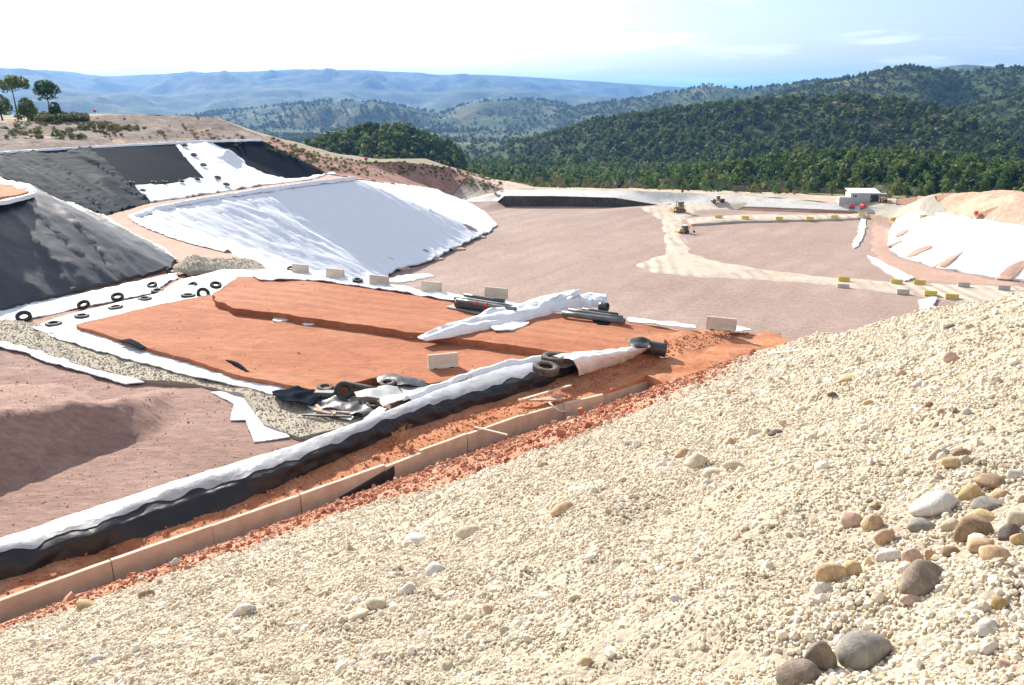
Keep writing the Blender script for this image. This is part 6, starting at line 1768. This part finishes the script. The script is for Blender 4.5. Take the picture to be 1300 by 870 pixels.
# ------------------------------------------------------------------ pines and scrub on the left hilltop
def big_pine(px, py, D, h, lobes, label, seed, n=700, size=.28):
    p = UD(px, py, D); p.z = max(p.z, H(p.x, p.y))
    t = empty('umbrella_pine', p); r = random.Random(seed)
    bm = bmesh.new()
    x = y = 0; pts = [(0, 0, -.4)]
    for k in range(1, 7):
        x += r.uniform(-.15, .15); y += r.uniform(-.15, .15); pts.append((x, y, h * .8 * k / 6))
    btube(bm, pts, [.24, .2, .17, .14, .11, .08, .05], 8)
    for lo in lobes:
        z0 = max(h * .3, lo[2] - 1.4); f = z0 / (h * .8)
        b0 = Vector((x * f, y * f, z0)); b1 = Vector((lo[0] * .9, lo[1] * .9, lo[2]))
        btube(bm, [b0, b0.lerp(b1, .5) + Vector((0, 0, -.2)), b1], [.08, .06, .03], 5)
    bm_obj('trunk', bm, M['trunk'], t, True)
    if n > 400: lobes = lobes + [(q[0] + r.uniform(-1.3, 1.3), q[1] + r.uniform(-1, 1), q[2] + r.uniform(-1.1, .7), r.uniform(.35, .7), r.uniform(.35, .7), r.uniform(.25, .5)) for q in lobes for _k in range(3)]
    me = leaf_cloud('crown', [(q[0], q[1], q[2], q[3] * 1.15, q[4] * 1.15, q[5] * 1.3) for q in lobes], int(n * 1.7), size, M['pine'], seed + 50)
    o = bpy.data.objects.new('crown', me); C.objects.link(o); o.parent = t
    return tag(t, label, 'tree', 'pines on the left hilltop')
big_pine(23, 150, 232, 9.2, [(-1.0, 0, 7.6, 2.0, 1.8, 1.0), (1.0, .3, 8.2, 2.2, 1.9, .9), (2.6, 0, 7.3, 1.0, 1.0, .7), (-.2, .5, 8.7, 1.4, 1.3, .7), (-2.2, .2, 7.0, 1.0, 1.0, .6)], 'tallest umbrella pine on the left hilltop', 3)
big_pine(63, 152, 230, 8.6, [(0, 0, 7.4, 2.0, 1.8, 1.2), (1.5, .2, 6.8, 1.5, 1.4, 1.1), (-1.5, 0, 6.6, 1.1, 1.1, 1.0), (.5, 0, 5.4, 1.2, 1.1, .8)], 'second umbrella pine on the hilltop, right of the tallest', 5)
big_pine(3, 151, 230, 6.0, [(0, 0, 3.4, 1.9, 1.7, 1.6), (-1.4, 0, 2.6, 1.6, 1.5, 1.5), (1.2, 0, 2.4, 1.3, 1.3, 1.3)], 'bushy pine at the left picture edge below the tallest pine', 7)
big_pine(36, 152, 226, 5.4, [(0, 0, 2.8, 1.5, 1.4, 1.6), (.9, 0, 2.0, 1.3, 1.2, 1.2), (-1.1, 0, 1.6, 1.2, 1.2, 1.0)], 'dense young pine between the two umbrella pines', 9)
big_pine(72, 153, 222, 4.0, [(0, 0, 2.2, 1.0, 1.0, 1.4), (.4, 0, 1.2, .9, .9, .9)], 'small dark young pine under the second umbrella pine', 11, 300)
big_pine(866, 249, 268, 3.4, [(0, 0, 1.6, .35, .35, 1.5)], 'slim dark cypress standing on the embankment behind the bulldozer', 13, 200, .16)
sk = [leaf_cloud('scrub_bush', [(0, 0, .35, .5, .5, .38), (.3, .1, .25, .35, .3, .28), (-.3, -.1, .3, .32, .35, .3)], 90, .13, M['scrub'], 800 + i) for i in range(4)] + [leaf_cloud('green_bush', [(0, 0, .4, .5, .5, .45), (.2, .2, .3, .35, .3, .3)], 90, .13, M['pine'], 820 + i) for i in range(2)]
pts, rots, scls, ids = [], [], [], []
def bush(px, py, s, k, dz=0.0):
    p = R(px, py); pts.append(p + Vector((0, 0, .25 + dz))); rots.append((0, 0, rs.rand() * 6.28)); scls.append((s, s, s * .9)); ids.append(k)
for _ in range(260):
    px = rs.rand() * 330 - 20; py = 150 + rs.rand() ** .7 * 28 + max(0, px - 260) * .25
    if px > 110 and rs.rand() < .6: continue
    bush(px, py, (.35 + rs.rand() * .6) * (1.5 if px < 110 else 1), rs.randint(0, 6) if px < 110 else rs.randint(0, 4))
for _ in range(110):
    px = 40 + rs.rand() * 70; bush(px, 148 + rs.rand() * 8, .9 + rs.rand() * 1.2, rs.randint(0, 6))
for _ in range(90):
    a = rs.rand() * 6.28; bush(135 + math.cos(a) * rs.rand() * 40, 165 + math.sin(a) * rs.rand() * 9, .5 + rs.rand() * .7, rs.randint(0, 4))
for _ in range(420):
    u = rs.rand(); px = 340 + u * 300; py = np.interp(px, [340, 380, 425, 470, 520, 570, 615, 640], [176, 190, 203, 209, 208, 215, 226, 236]) + rs.rand() ** 1.3 * 18 - 1
    bush(px, py, .35 + rs.rand() * .75, rs.randint(0, 5))
for _ in range(260):
    px = 640 + rs.rand() * 500; D = 285 + rs.rand() * 30; a = px_az(px); x, y = D * math.sin(a), D * math.cos(a)
    if n3(x / 15, y / 15, 2) < -.05: continue
    pts.append(Vector((x, y, H(x, y) + .3))); rots.append((0, 0, rs.rand() * 6)); s_ = .7 + rs.rand() * 1.4; scls.append((s_, s_, s_)); ids.append(rs.randint(0, 6))
instancer('scrub', pts, rots, scls, ids, sk, label='low olive scrub dotted over the earth banks and margins', cat='scrub')
# farmhouse in the wooded valley
def farmhouse(px, py, D, s, label):
    p = UD(px, py, D); p.z = float(land_at(np.array([p.x]), np.array([p.y]))[0])
    t = empty('farmhouse', p, .4); t.scale = (s, s, s)
    bm = bmesh.new(); bbox(bm, -4, 4, -2.5, 2.5, -1, 3); bm_obj('wall', bm, M['concrete'], t)
    bm = bmesh.new(); bprism(bm, [(-2.9, 2.95), (0, 4.3), (2.9, 2.95), (2.9, 3.1), (0, 4.5), (-2.9, 3.1)], -4.3, 4.3); bm_obj('roof', bm, M['wood'], t)
    for x in (-2.2, 2.0):
        bm = bmesh.new(); bbox(bm, x - .5, x + .5, -2.53, -2.501, 1.0, 2.1); bm_obj('window', bm, M['glass'], t)
    bm = bmesh.new(); bbox(bm, -.5, .5, -2.53, -2.501, 0, 2.1); bm_obj('door', bm, M['wood'], t)
    tag(t, label, 'house')
farmhouse(722, 219, 455, .7, 'tiny pale farmhouse among the trees beyond the basin')
